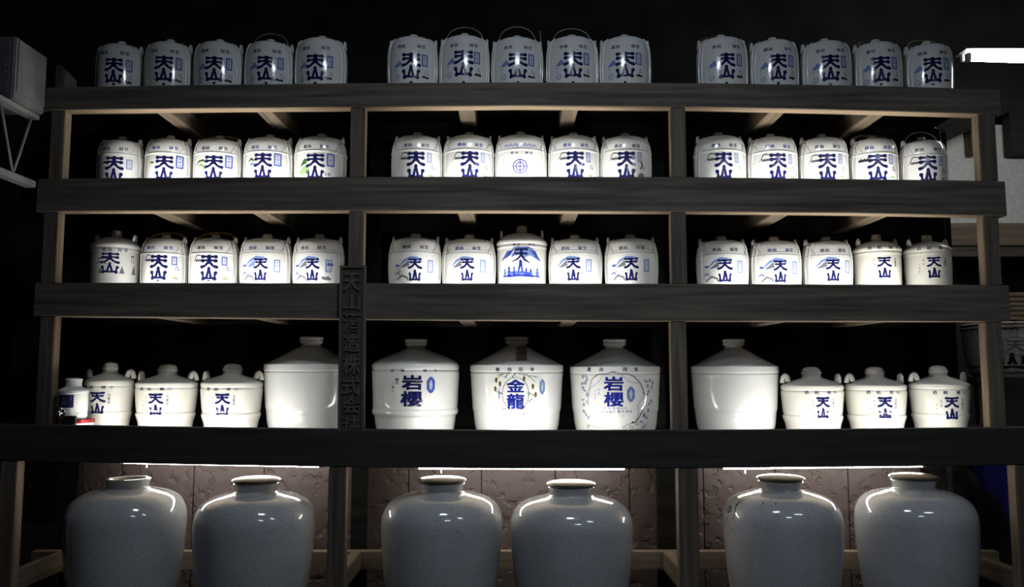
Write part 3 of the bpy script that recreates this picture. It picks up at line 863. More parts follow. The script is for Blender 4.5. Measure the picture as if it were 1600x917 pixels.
def keg(row, bay, i, x0, x1, yt, g, h, typ='A'):
    rnd = random.Random(row * 100 + ord(bay) + i)
    Yc = YC[row]
    zb_ = row
    prof = PROF_A1 if row == 1 else {'A': PROF_A, 'B': PROF_B, 'C': PROF_C}[typ]
    # look
    if row == 1:
        look = 'dim rope-moulded keg jar lettered 天山'
    elif row == 2:
        look = 'rope-moulded keg jar lettered 天山' if g else 'keg jar with blue ringed-cross emblem'
    else:
        look = {'A': 'rope-moulded jar, knobbed 天山', 'B': 'round-shouldered jar, small 天山', 'C': 'ridged straight jar, 天山'}[typ] if g else 'jar painted with blue snowy peak'
    if h: look += ' and ' + HL[h[2]] if row != 3 else ', ' + HL[h[2]]
    J = Jar(x0, x1, yt, zb_, Yc, prof, dup_label(look, i, bay, row), 'keg-shaped jars on the %s shelf' % SHELF[row], GL_WHITE if typ != 'C' or i < 3 else GL_CREAM)
    J.body()
    # cork / ceramic cap on the short neck
    bm = bmesh.new()
    capr = (.17 if typ != 'C' else .19) * J.R
    lathe(bm, [(0, 0), (capr, 0), (capr * 1.04, 0.003), (capr * 1.0, 0.0065), (0, 0.008)], 20)
    bmesh.ops.translate(bm, verts=bm.verts, vec=(0, 0, J.H - 0.0015))
    obj('cap', bm, UNGL if (row == 3 and typ != 'C') or (row == 2 and i % 4 == 3) else GL_CREAM, J.root, smooth=True)
    if typ == 'C':
        ears(J, 0.84, 0.94, .80, 0.017, J.mt, thick=0.0065)
    else:
        ears(J, 0.80 if row == 1 else 0.86, 0.925 if row == 1 else 0.955, .90 if row == 1 else .84, 0.016, J.mt, thick=0.0065)
    if g:
        gx, gy = (g[0] + g[1]) / 2, (g[2] + g[3]) / 2
    else:
        gx, gy = (x0 + x1) / 2, yt + 45
    if typ in 'AB': ropes_A(J, row, gx, gy)
    add_handle(J, h)
    # big lettering
    if g:
        A = Art()
        (glyph_knob if (typ == 'A' or (typ == 'C' and bay == 'L')) else glyph_clerk)(A, INK, g[0] - gx, g[1] - gx, g[2] - gy, g[3] - gy)
        J.paint(A, gx, gy)
    # trademark characters on the shoulder
    if typ in 'AB' and g:
        ty = yt + {1: 13.5, 2: 16, 3: 18.5}[row]
        A = Art()
        if row == 1: xs = (-18, -11, 12, 19)
        else: xs = (-15.5, -8.5, 10.5, 17.5)
        A.row(INK if row == 1 or i % 2 == 0 else INKB, '標商録登', xs, 0, 6, 5.6, bold=0.03)
        J.paint(A, gx, ty, name='trademark_lettering')
    if typ == 'C' and g:
        ty = yt + 17 if bay == 'R' else yt + 27
        A = Art()
        A.row(INK, '酒銘城小' if bay == 'R' else '標商録登', (-21, -7, 9, 21) if bay == 'R' else (-8, 0, 14, 22), 0, 6.2, 5.6, bold=0.03)
        J.paint(A, gx, ty, name='trademark_lettering')
        if bay == 'R':
            A = Art(); A.column(INKK, '名醸酒', 17, -15, 4.2, 3.2, bold=0.03); A.column(INKY, '佐賀', -14, -14, 4, 3, gap=1.6); A.column(INKY, '小城町', -20, -7, 3.6, 3, gap=1.6)
            J.paint(A, gx, gy, name='side_lettering')
    # painted ornaments
    if row == 1:
        A = Art(); seal(A, 21, -10, 8, 17, INKM)
        figure(A, INKM, 24, 8, .9)
        if bay == 'M' or bay == 'R' or i > 1:
            A.poly(INKL, [(-27, 0), (-24, -4), (-21, -6), (-18.5, -9), (-16.5, -9), (-14, -5), (-13, 0), (-17, -1), (-21, 1)]); A.column(INKM, '極上', -25, 2, 3.5, 2.6)
            A.ring(INKM, -22, 17, 3.6, 4.2, .45); A.text(INKM, '山', -23.5, -20.5, 15, 19)
        blob(A, INKD, 22 if bay != 'L' else 20, 15, 12, 5, rnd)
        J.paint(A, gx, gy, name='painting')
        A = Art(); A.disc(INKK, 0, 0, 2.4, 2.0, n=14)
        J.paint(A, gx, ROWS[1][4][1] + (0.2 if abs(gx - 800) < 300 else 3 if gx < 300 or gx > 1250 else 1.5), name='tap_hole')
    elif row == 2 and g:
        A = Art()
        if bay == 'L' and i > 0:
            if i == 1: blob(A, INKG, -19, -10, 7, 4, rnd, 5)
            if i == 2:
                A.stroke(INKG, [(-30, -6), (-24, -11), (-16, -12), (-13, -9)], [.6, 1.6, 1.8, 1]); A.stroke(INKT, [(-27, -2), (-20, -6), (-15, -2), (-13, 3)], [.6, 1.8, 2, 1])
            if i == 3:
                A.stroke(INKG, [(-24, -8), (-19, -12), (-14, -9)], [.6, 2, 1.2]); A.stroke(INKL, [(-22, -2), (-17, -4), (-13, -3)], [.6, 2.4, 1.2])
            if i == 4:
                A.poly(INKG, [(-25, 0), (-22, -7), (-17, -13), (-13, -12), (-13, -5), (-19, -3)]); A.poly(INKT, [(-27, 8), (-21, 1), (-15, -2), (-8, 3), (-12, 10), (-20, 13)])
                A.text(INKK, '58', 14, 23, 9, 14)
            seal(A, 22 if i < 4 else 23, -11, 9.5, 18, INKM)
        elif bay == 'L':
            A.stroke(INKK, [(-18, -9), (-14, -11), (-9, -8)], [.6, 1.6, 1]); seal(A, 21, -9, 7, 14, INKL)
        else:
            if bay == 'R' and i == 3:
                for k in range(6): A.stroke(INKK, [(-27 + k * 2.5, -11), (-26 + k * 2.5, -14 - k % 2), (-25 + k * 2.5, -10.5)], .9)
            else:
                fuji(A, INKK, -28, -12, -20.5, -8.5, wd=.65)
            seal(A, 20.5, -13, 6, 14, INKM if i == 3 else INKL)
            figure(A, INKK, 26, 1, 1.0)
            blob(A, INKT, 24, 14, 10, 4, rnd, 4)
            if bay == 'M' and i == 4:
                blob(A, INKY, 23, 14, 13, 9, rnd, 8); A.stroke(INKK, [(23, -6), (25, 0), (22, 5)], 1.0)
        J.paint(A, gx, gy, name='painting')
    elif row == 2:
        A = Art(); gx, gy = 812.5, 259.5
        A.ring(INKB, 0, 0, 10.2, 10.5, .75, 40); A.ring(INKB, 0, 0, 6.2, 6.4, .7, 30)
        A.stroke(INKB, [(-10, 0), (10, 0)], .6); A.stroke(INKB, [(0, -10.3), (0, 10.3)], .6)
        J.paint(A, gx, gy, name='emblem')
        A = Art(); A.row(INK, '標商録登', (-12, -5, 10, 17), 0, 5, 3.8, bold=.03); J.paint(A, gx, 238, name='trademark_lettering')
        A = Art()
        for k in range(7):
            x = -22 + k * 7.4
            A.stroke(INKM, [(x - 3.4, 1.6), (x - 1.2, -1.5), (x + 1.2, -1.5), (x + 3.4, 1.6)], .5); A.disc(INKM, x, .8, 1.0)
        J.paint(A, gx, 226, name='painting')
        A = Art(); A.column(INKL, '肥前小城', -26, -9, 4, 3); A.column(INKL, '天山酒造', 27, -9, 4, 3); J.paint(A, gx, gy - 4, name='side_lettering')
    elif row == 3 and g:
        A = Art()
        if typ == 'A':
            fuji(A, INKK, -25 if i == 1 else -27, -12, -20, -9, wd=.6); seal(A, 22, -11, 7, 12, INKM)
            figure(A, INKK, 27, 0, 1.0); blob(A, INKT, 25, 15, 10, 5, rnd, 4)
            A.disc(INKK, 0, 20.5, 2.2, 1.2)
        elif typ == 'B':
            strong = (bay == 'R' and i < 2) or (bay == 'M' and i in (0, 4)) or bay == 'L'
            A.stroke(INKL, [(-24, -6), (-16, -14), (-6, -19), (4, -18), (10, -12)], [.6, 1.8, 2.0, 1.8, .8])
            A.poly(INKY if not (bay == 'L' and i == 3) else INKL, [(-23, -3), (-16, -9), (-9, -15), (-8, -6), (-15, -4)])
            if strong:
                blob(A, INKM, -27, -8, 8, 5, rnd, 4); A.stroke(INKM, [(-32, 6), (-27, 4), (-24, 7)], .9)
                A.stroke(INKY, [(-29, 16), (-20, 9), (-12, 12), (-10, 17)], [1, 1.8, 1.5, 1]); figure(A, INKY, -24, 1, .8)
            seal(A, 24, -6, 8, 18, INKL)
            if bay == 'L' and i == 4: blob(A, INKM, 26, -10, 10, 6, rnd, 5); blob(A, INKY, 22, 12, 14, 7, rnd, 6)
        elif bay == 'L':
            A.stroke(INKK, [(-18, -6), (-10, -9), (-4, -7)], [.5, 1.5, 1.0]); A.stroke(INKY, [(-20, 0), (-10, -2), (-6, 1)], [.5, 1.5, 1.0])
            for xx, hh in ((-13, 9), (17, 12), (36, 16)): A.poly(INKY, [(xx - 4, 16), (xx, 16 - hh), (xx + 4, 16)])
            A.stroke(INKK, [(31, -12), (34, -12)], 1.0); A.stroke(INKY, [(31, -11), (31, -2)], .4); A.stroke(INKY, [(35, -11), (35, -2)], .4)
        if A.L: J.paint(A, gx, gy, name='painting')
    elif row == 3:
        # blue peak jar
        gx, gy = 815.5, 410.0
        A = Art()
        # mountain: outline px from the photo
        mp = lambda x, y: (760 + x / 8 - gx, 340 + y / 8 - gy)
        A.poly(INKM, [mp(*p) for p in ((160, 535), (260, 410), (310, 405), (360, 375), (300, 470), (230, 500))])
        A.poly(INKL, [mp(*p) for p in ((310, 490), (380, 368), (530, 370), (600, 470), (640, 520), (540, 470), (480, 500), (400, 460))])
        A.poly(INKM, [mp(*p) for p in ((530, 370), (560, 405), (610, 410), (660, 500), (700, 545), (620, 510), (570, 450))])
        for a, b_ in (((350, 380), (250, 500)), ((370, 400), (330, 490)), ((545, 390), (620, 500)), ((560, 380), (680, 520)), ((300, 420), (200, 520)), ((600, 430), (660, 520))):
            A.stroke(INKB, [mp(*a), mp(*b_)], [.7, .3], layer=1)
        A.stroke(INKB, [mp(345, 372), mp(400, 362), (mp(450, 370)), mp(500, 362), mp(545, 375)], .6, layer=1)
        # tree line
        for xx, hh, ww, m in ((225, 610, 40, INKM), (285, 595, 50, INKB), (350, 595, 34, INKB), (495, 615, 40, INKB), (550, 625, 45, INKB), (640, 610, 50, INKM)):
            for q in range(3):
                yt_ = hh + (735 - hh) * q / 3.3; wq = ww * (.5 + .3 * q) / 1.2
                A.poly(m, [mp(xx, yt_), mp(xx + wq, yt_ + 50), mp(xx - wq, yt_ + 50)])
        A.stroke(INKB, [mp(195, 725), mp(300, 728), mp(400, 720), mp(520, 722), mp(680, 735)], [1.0, 1.7, 1.9, 1.7, .8])
        A.stroke(INKM, [mp(300, 690), mp(450, 685), mp(560, 700)], 2.2)
        J.paint(A, gx, gy, name='painting')
        A = Art()
        kp = lambda pts: [mp(*p) for p in pts]
        A.stroke(INK, kp(((370, 398), (440, 395), (505, 395))), [1.9, 1.4, 1.9], layer=2); A.stroke(INK, kp(((370, 450), (435, 448), (500, 450))), [1.7, 1.8, 1.7], layer=2)
        A.stroke(INK, kp(((437, 395), (437, 470))), 1.9, layer=2)
        A.stroke(INK, kp(((435, 470), (390, 520), (325, 548))), [1.6, 1.3, .5], layer=2); A.stroke(INK, kp(((437, 470), (480, 530), (540, 565))), [1.6, 1.6, .5], layer=2)
        A.stroke(INKB, kp(((427, 540), (425, 580), (400, 680))), [1.9, 1.8, 1.0], layer=2); A.stroke(INKB, kp(((430, 545), (440, 600), (450, 680))), [1.9, 1.2, 1.2], layer=2)
        J.paint(A, gx, gy)
        A = Art(); A.row(INK, '標商録登', (-11, -5, 12, 18), 0, 4.8, 4, bold=.03); J.paint(A, gx, 381.5, name='trademark_lettering')
    return J

for a in R1: keg(1, *a)
for a in R2: keg(2, *a)
for a in R3: keg(3, *a)

# leaning stick between two jars on the top shelf
xa, za = unproj(852, 127, 0.2); xb, zb = unproj(843.5, 49, 0.36)
t = thing('wooden_stick', (xa, 0.2, za), 'thin pale stick leaning between third and fourth top-shelf jars, middle bay', 'stick')
ch('shaft', tube(bmesh.new(), [(xa, 0.2, za), (xb, 0.36, zb)], 0.0042, seg=7), mat('pale_stick', (0.22, 0.2, 0.17), 0.7), t)
# grey offcuts on the left end of the top beam
xa, za = unproj(95, 135, 0.10)
t = thing('timber_offcut', (xa, 0.1, za), 'slim upright grey block at the left end of the top shelf', 'block')
ch('block', nbox(*[unproj(v, 120, .1)[0] for v in (90, 98)], 0.08, 0.12, beam_top(1, xa), unproj(95, 104, .1)[1], bev=.002), WDZ, t)
t = thing('wooden_wedge', (unproj(105, 135, .1)[0], 0.14, za), 'small grey wedge-shaped offcut at the left end of the top shelf', 'block')
bm = bmesh.new()
q = [unproj(x, y, 0.12) for x, y in ((99, 136), (113, 136), (113, 122), (103, 110), (99, 112))]
zb0 = beam_top(1, q[0][0])
f = [bm.verts.new((a, 0.12, max(b, zb0))) for a, b in q]; r_ = [bm.verts.new((a, 0.16, max(b, zb0))) for a, b in q]
bm.faces.new(f); bm.faces.new(r_[::-1])
for k in range(5): bm.faces.new((f[k], f[k - 1], r_[k - 1], r_[k]))
bmesh.ops.recalc_face_normals(bm, faces=bm.faces)
ch('block', bm, METALW, t)

# ------------------------------------------------------------------ bottom shelf of the rack: lugged and conical jars
def lugged(i, bay, x0, x1, yt, g, n):
    Yc = 0.27
    zb_ = 4
    rnd = random.Random(i * 7 + ord(bay))
    ph = rnd.random() * 6
    def wob(a, z): return 0.004 * math.sin(2 * a + ph) + 0.0025 * math.sin(3 * a + z * 25 + ph) * (1 if z > 0.1 else 0.4)
    look = 'lugged knob-lid jar lettered 天山'
    J = Jar(x0, x1, yt, zb_, Yc, PROF_D, '%s, %s of three, bottom shelf %s' % (look, ORD[n], BAY[bay]), 'lugged jars on the bottom shelf', GL_CREAM, wob=wob)
    # split the profile: lid above, body below
    k = next(j for j, (r, z) in enumerate(J.prof) if z > J.H * (1 - 0.074) and r < J.R * .34)
    full = J.prof
    J.prof = full[:k + 1] + [(0, full[k][1])]
    J.body()
    J.prof = full
    def wl(a, z): return (0.06 * math.sin(3 * a + ph) + 0.05 * math.sin(5 * a + ph * 2)) * (1 if z > J.H * .945 else 0)
    lid = lathe(bmesh.new(), [(0, full[k][1] + .0005)] + [(r, z + .0005) for r, z in full[k:]], 40, wl)
    obj('lid', lid, GL_CREAM, J.root, smooth=True)
    # lugs: arched, leaning outward
    for s in (-1, 1):
        bm = bmesh.new(); n_ = 11; pts = []
        for q_ in range(n_):
            a = math.pi * q_ / (n_ - 1)
            pts.append((s * (J.R * .815 + 0.020 * (1 - math.cos(a)) * .5), 0.0 - 0.012 * math.cos(a), J.H * (0.765 - .01 * (1 - math.cos(a))) + 0.032 * math.sin(a)))
        tube(bm, pts, [0.0118 + 0.0012 * (q_ % 2) for q_ in range(n_)], seg=8)
        obj('lug', bm, GL_CREAM, J.root, smooth=True)
    gx, gy = (g[0] + g[1]) / 2, (g[2] + g[3]) / 2
    A = Art(); glyph_clerk(A, INK, g[0] - gx, g[1] - gx, g[2] - gy, g[3] - gy); J.paint(A, gx, gy)
    A = Art(); A.row(INK, '酒銘城小', (-23, -9, 9, 20), 0, 6.0, 5.4, bold=.02); J.paint(A, gx, g[2] - 7, name='trademark_lettering')
    A = Art(); A.column(INKY, '名醸酒', 16, -15, 5, 3.2, bold=.02); A.column(INKY, '佐賀', -14, -13, 4.2, 3, gap=1.7); A.column(INKY, '小城町', -20, -7, 4, 3, gap=1.7)
    J.paint(A, gx, gy, name='side_lettering')
lugged(0, 'L', 131, 210.5, 565.7, (140.8, 162.8, 612, 646.7), 0)
lugged(1, 'L', 210.8, 310, 569, (233, 253, 614.7, 649), 1)
lugged(2, 'L', 313, 411.5, 568, (336.6, 357.3, 614.7, 649), 2)
lugged(3, 'R', 1219.5, 1318.5, 573, (1276.7, 1295.3, 620, 654), 0)
lugged(4, 'R', 1319.5, 1417, 573, (1373, 1393, 620, 655), 1)
lugged(5, 'R', 1419, 1516.5, 571, (1478, 1497.2, 620.3, 656), 2)

def conical(i, x0, x1, yt, prof, label, wob=None):
    Yc = 0.375
    zb_ = 4
    J = Jar(x0, x1, yt, zb_, Yc, prof, label, 'conical jars on the bottom shelf', GL_WHITE, wob=wob)
    zc = 1 - prof[5][1]
    k = min(range(len(J.prof)), key=lambda j: abs(J.prof[j][1] - J.H * zc))
    full = J.prof
    J.prof = full[:k + 1] + [(0, full[k][1])]
    J.body(seg=72)
    J.prof = full
    obj('lid', lathe(bmesh.new(), [(0, full[k][1] + .0005)] + [(r, z + .0005) for r, z in full[k:]], 40), GL_WHITE, J.root, smooth=True)
    return J
conical(0, 412, 558.5, 526, PROF_E, 'plain white jar with conical shoulder, partly behind the carved signboard')
J = conical(1, 581, 718, 529.7, PROF_E2, 'wavy-ringed white jar lettered 岩櫻, first of three in bottom shelf middle bay',
            wob=lambda a, z: 0.006 * math.sin(2 * a + 1) + 0.004 * math.sin(5 * a + z * 30) * (1 if z > 0.28 or z < .13 else .2))
gx, gy = 643, 611
A = Art()
for c, (y0, y1) in zip('岩櫻', ((586, 609.5), (611, 635.5))): A.text(INK, c, -15 + (-1 if c == '櫻' else 1), 16, y0 - gy, y1 - gy, bold=0.036)
J.paint(A, gx, gy)
A = Art(); seal(A, 0, 0, 12.5, 26, INKM, oval=True); J.paint(A, 673, 601, name='seal')
A = Art(); A.row(INK, '酒銘城小', (-29, -12.5, 19, 35), 0, 5.5, 4.8, bold=.03); J.paint(A, gx, 579, name='trademark_lettering')
A = Art(); A.column(INKY, '一級', 2, -9, 4, 5, bold=.02); A.column(INKY, '上一本', -5, -3, 4, 3, gap=1.5); J.paint(A, 619, 600, name='side_lettering')

J = conical(2, 734.7, 880, 526, PROF_E, 'conical white jar lettered 金龍 in an oval, under a brown paper tag')
gx, gy = 805.5, 615.5
A = Art()
for c, (y0, y1) in zip('金龍', ((592.4, 612.8), (614.5, 638.7))): A.text(INKB, c, -13, 13, y0 - gy, y1 - gy, bold=0.034)
J.paint(A, gx, gy)
A = Art()
A.ring(INKK, 0, 0, 19.3, 26.5, .35, 48)
for k in range(34):
    a = 2 * math.pi * k / 34
    if abs(math.sin(a)) < .93:
        A.stroke(INKK, [(19 * math.cos(a), 26 * math.sin(a)), (16.8 * math.cos(a), 26 * math.sin(a))], .3, cap=False)
rnd = random.Random(4)
for x0_, y0_, x1_, y1_ in ((-8, -34, -26, -30), (-8, -34, -16, -26), (2, -34, 14, -30), (12, -34, 26, -22), (-20, -31, -30, -22), (20, -29, 32, -27), (0, -34, -4, -27), (18, -3, 26, 1), (-20, -2, -27, -4), (-15, 22, -22, 25), (24, 6, 20, 12)):
    A.stroke(INKD, [(x0_, y0_), (x1_, y1_)], .3)
    for k in range(5):
        u = k / 4; x_ = x0_ + (x1_ - x0_) * u; y_ = y0_ + (y1_ - y0_) * u
        A.stroke(INKG if (k + int(x0_)) % 3 == 0 else INKD, [(x_, y_), (x_ + rnd.uniform(-3, 3), y_ + rnd.uniform(1, 4))], [.55, .15])
for x_, y_ in ((-28, -22), (-22.5, -16), (-30, -8), (12, -24), (25, -12), (29.5, 1)):
    A.disc(INKO, x_, y_, 2.1, 4.6, n=14); A.disc(INKD, x_, y_ - 1.0, 1.1, 2.4, n=10, layer=1)
J.paint(A, gx, gy, name='painting')
A = Art(); A.row(INK, '標商用専', (-26.5, -8.5, 7, 24.5), 0, 6.2, 6.5, bold=.03); J.paint(A, gx, 577, name='trademark_lettering')
A = Art(); seal(A, 0, 0, 9.5, 24, INKL, oval=True); J.paint(A, 847, 604.5, name='seal')
A = Art(); A.column(INKM, '登録商標', -24, -10, 4, 2.8, gap=1.1, bold=.02); J.paint(A, gx, gy, name='side_lettering')
A = Art(); A.row(INKM, '元造醸', (-15, -1, 12.5), 0, 7, 5, bold=.03); A.row(INKL, '式株造酒山天', (-23, -15, -7, 1, 9, 19), 6.8, 4, 3.4); A.row(INKL, '社会', (-12, 6), 14, 3.6, 3.2); J.paint(A, gx, 647, name='maker_lettering')

J = conical(3, 890, 1031.5, 529.7, PROF_E, 'conical white jar lettered 岩櫻 inside a scalloped frame of flowers')
gx, gy = 958.5, 611.4
A = Art()
for c, (y0, y1) in zip('岩櫻', ((587.7, 610.5), (612, 635))): A.text(INKB, c, -14.5, 14.5, y0 - gy, y1 - gy, bold=0.034)
J.paint(A, gx, gy)
mp = lambda x, y: (900 + x / 7.977 - gx, 565 + y / 7.974 - gy)
A = Art()
out = ((150, 560), (155, 380), (190, 290), (215, 210), (300, 152), (385, 145), (460, 118), (540, 140), (630, 148), (710, 188), (790, 270), (830, 350), (855, 420), (848, 520), (832, 610), (760, 720), (700, 770))
A.stroke(INKD, [mp(*p) for p in out], [.25, .35, .4, .5, .7, .6, .8, .7, .6, .7, .6, .7, .8, .5, .5, .5, .3])
inn = ((165, 440), (180, 330), (300, 250), (350, 160), (460, 150), (560, 160), (650, 255), (760, 265), (835, 360), (830, 440), (755, 540), (775, 640), (745, 730))
A.stroke(INKM, [mp(*p) for p in inn], .28)
for fx, fy in ((85, 185), (115, 265), (75, 325), (75, 540), (65, 625), (930, 235), (895, 300), (915, 370), (920, 610), (900, 700), (985, 265)):
    A.disc(INKP, *mp(fx, fy), 2.9, 3.1, n=10)
for k, (fx, fy) in enumerate(((60, 265), (140, 170), (150, 230), (95, 370), (125, 410), (60, 470), (105, 660), (140, 710), (860, 250), (960, 320), (885, 400), (850, 380), (930, 540), (960, 500), (850, 670), (820, 740), (870, 660))):
    x_, y_ = mp(fx, fy)
    for q_ in range(3):
        a = k * 1.3 + q_ * 1.1
        A.stroke(INKM if fx < 500 and k % 2 else INKB, [(x_, y_), (x_ + 3.4 * math.cos(a), y_ + 3.4 * math.sin(a))], [.35, .75])
def spiral(A, m, x, y, r, turns=1.6, wd=.35, flip=1, a0=0):
    A.stroke(m, [(x + flip * r * (1 - k / 22) * math.cos(a0 + turns * 2 * math.pi * k / 20), y + r * (1 - k / 22) * math.sin(a0 + turns * 2 * math.pi * k / 20)) for k in range(20)], wd, cap=False)
spiral(A, INKD, *mp(855, 800), 5.5); spiral(A, INKD, *mp(680, 815), 4.5); spiral(A, INKD, *mp(760, 770), 4, flip=-1); spiral(A, INKT, *mp(600, 825), 3.6)
spiral(A, INKY, *mp(115, 810), 4, flip=-1); spiral(A, INKY, *mp(130, 500), 3)
A.stroke(INKD, [mp(560, 820), mp(640, 778), mp(730, 760), mp(790, 700), mp(860, 560), mp(900, 545)], [.25, .35, .5, .45, .4, .3])
A.stroke(INKD, [mp(740, 840), mp(830, 845), mp(900, 800), mp(920, 760)], .4); A.stroke(INKT, [mp(90, 830), mp(160, 800), mp(240, 820), mp(330, 825)], .4)
A.disc(INKG, *mp(700, 755), 2.6, 1.3, n=10)
J.paint(A, gx, gy, name='painting')
A = Art(); A.row(INK, '標商用専', (-37, -17.5, 16.5, 33.5), 0, 6.6, 6.5, bold=.03); J.paint(A, gx, 577.3, name='trademark_lettering')
A = Art(); seal(A, 0, 0, 12, 25, INKL, oval=True); J.paint(A, 985.5, 616, name='seal')
A = Art(); A.column(INKL, '清酒', -22, -5, 4, 3.6, gap=1.5); A.column(INKL, '上々酒', -28, -4, 4, 3, gap=1.5)
A.row(INKM, '式株造酒山天', (-13, -6.5, 0, 6, 12, 17), 26, 4.0, 3.4); A.row(INKB, '元造醸町城小賀佐', (-17, -11, -5, 1, 7, 13, 19.5, 25), 31, 4.2, 4.4, bold=.02); A.row(INKL, '社会', (-6, 14), 38, 3.4, 3.2)
J.paint(A, gx, gy, name='maker_lettering')
conical(4, 1079, 1216.5, 529.7, PROF_E, 'plain white jar with conical shoulder right of the second post')

# paper tag leaning on the shoulder of the gold-dragon jar
ya_, yb_ = 0.178, 0.300
xa2, za2 = unproj(807.3, 562.5, ya_); xb2, _ = unproj(823.3, 562.5, ya_); xc2, zc2 = unproj(807.8, 541.2, yb_); xd2, _ = unproj(823.8, 541.2, yb_)
t = thing('paper_tag', ((xa2 + xb2) / 2, ya_, za2), 'small brown paper tag hanging on the neck of the 金龍 jar', 'tag')
bm = bmesh.new()
hexa(bm, [(xa2, ya_, za2), (xb2, ya_, za2), (xb2, ya_ + .001, za2), (xa2, ya_ + .001, za2), (xc2, yb_, zc2), (xd2, yb_, zc2), (xd2, yb_ + .001, zc2), (xc2, yb_ + .001, zc2)])
ch('card', bm, TAGM, t)
xm = (xc2 + xd2) / 2
ch('string', tube(bmesh.new(), [(xm, yb_, zc2 - .002), (xm - .006, yb_ + .002, zc2 + .018)], .0009, seg=5), WIRE, t)

# little serving jar with a chrome spigot on a red stand
Yc = 0.04
Xc, _ = unproj(113.5, 640, Yc)
zsh = beam_top(4, Xc) - LIP[4]
zb_ = unproj(113, 654.5, Yc)[1]
PROF_F = [(0, 0), (.35, .003), (.54, .02), (.57, .045), (.56, .075), (.54, .085), (.53, .10), (.53, .19), (.56, .21), (.75, .245), (.93, .285), (.985, .31), (1.0, .34), (1.0, .37), (.975, .385), (.985, .40),
          (.985, .60), (.98, .80), (.96, .835), (.975, .85), (.96, .93), (.89, .985), (.86, 1.0)]
J = Jar(88.5, 139, 590.5, zb_, Yc, PROF_F, 'little white serving jar with navy label and chrome spigot, on red stand', None, GL_WHITE, name='serving_jar')
k = min(range(len(J.prof)), key=lambda j: abs(J.prof[j][1] - J.H * .905)); full = J.prof
J.prof = full[:k + 1] + [(0, full[k][1])]; J.body(); J.prof = full
obj('lid', lathe(bmesh.new(), [(0, full[k][1] + .0005)] + [(r, z + .0005) for r, z in full[k:]], 36), GL_WHITE, J.root, smooth=True)
A = Art(); A.poly(NAVY, [(-11.5, -10), (12, -10), (12, 10), (-11.5, 10)])
A.column(INKL, '七田', -1.5, -7, 6, 7.5, gap=1.2, layer=1, bold=.01); A.column(INKL, '純米', 8.5, -8, 3, 2.4, layer=1)
J.paint(A, 101.5, 627, name='label')
th, s = J.place(99, 645)
x_, y_, z_ = [float(v) for v in J.pt(np.array([th]), np.array([s]))][:3]
dx, dy = math.sin(th), -math.cos(th)
sp = bmesh.new()
tube(sp, [(x_ - dx * .004, y_ - dy * .004, z_), (x_ + dx * .03, y_ + dy * .03, z_)], .008, seg=12)
tube(sp, [(x_ + dx * .004, y_ + dy * .004, z_), (x_ + dx * .009, y_ + dy * .009, z_)], .015, seg=16)
tube(sp, [(x_ + dx * .03, y_ + dy * .03, z_ + .018), (x_ + dx * .03, y_ + dy * .03, z_ - .022)], [.009, .0065], seg=12)
tube(sp, [(x_ + dx * .03 - .014, y_ + dy * .03, z_ + .02), (x_ + dx * .03 + .014, y_ + dy * .03, z_ + .022)], .004, seg=8)
obj('spigot', sp, CHROME, J.root, smooth=True, label='chrome spigot')
t = thing('serving_stand', (Xc, Yc, zsh), 'small red and white stand under the little serving jar', 'stand')
ch('base', nbox(J.X - .030, J.X + .070, Yc - .055, Yc + .065, zsh + .0005, zb_ - .017, bev=.002), PAPER, t)
ch('top', nbox(J.X - .032, J.X + .072, Yc - .058, Yc + .068, zb_ - .0165, zb_ - .0004, bev=.002), RED, t)
t = thing('drip_tray', (J.X - .04, -0.02, zsh), 'black drip tray below the chrome spigot', 'tray')
xa = unproj(99, 655, -0.03)[0]; xb = unproj(118.5, 655, -0.03)[0]
zt_ = unproj(110, 649.5, -0.03)[1]
bm = nbox(xa, xb, -0.0355, -0.0195, zsh + .0005, zt_, bev=.002)
ch('tray', bm, BLACKP, t)

# ------------------------------------------------------------------ carved signboard
SGY0, SGY1 = -0.036, -0.006
xa, zt_ = unproj(530.5, 414.5, SGY0); xb, _ = unproj(571, 414.5, SGY0)
xa2 = unproj(527.5, 668, SGY0)[0]; xb2 = unproj(569, 668, SGY0)[0]
zb_ = beam_top(4, (xa + xb) / 2) - LIP[4] + 0.001
t = thing('signboard', ((xa + xb) / 2, -0.02, zb_), 'tall dark carved wooden signboard reading 天山酒造株式会社', 'sign')
bm = bmesh.new()
hexa(bm, [(xa2, SGY0 + .008, zb_), (xb2, SGY0 + .008, zb_), (xb2, SGY1, zb_), (xa2, SGY1, zb_), (xa, SGY0 + .008, zt_), (xb, SGY0 + .008, zt_), (xb, SGY1, zt_), (xa, SGY1, zt_)])
bmesh.ops.recalc_face_normals(bm, faces=bm.faces)
ch('board', bm, SIGNW, t)
for q_ in range(4):
    bm = bmesh.new()
    fw = 0.011
    if q_ == 0: hexa(bm, [(xa2, SGY0, zb_), (xa2 + fw, SGY0, zb_), (xa2 + fw, SGY0 + .0079, zb_), (xa2, SGY0 + .0079, zb_), (xa, SGY0, zt_), (xa + fw, SGY0, zt_), (xa + fw, SGY0 + .0079, zt_), (xa, SGY0 + .0079, zt_)])
    if q_ == 1: hexa(bm, [(xb2 - fw, SGY0, zb_), (xb2, SGY0, zb_), (xb2, SGY0 + .0079, zb_), (xb2 - fw, SGY0 + .0079, zb_), (xb - fw, SGY0, zt_), (xb, SGY0, zt_), (xb, SGY0 + .0079, zt_), (xb - fw, SGY0 + .0079, zt_)])
    if q_ == 2: box(bm, xa + fw, xb - fw, SGY0, SGY0 + .0079, zt_ - fw, zt_)
    if q_ == 3: box(bm, xa2 + fw, xb2 - fw, SGY0, SGY0 + .0079, zb_, zb_ + fw)
    bmesh.ops.recalc_face_normals(bm, faces=bm.faces)
    ch('frame_strip', bm, SIGNL, t)
chy = [(426, 455), (459, 484), (489, 518), (522, 550), (553, 584), (588, 617), (621, 646), (649, 669)]
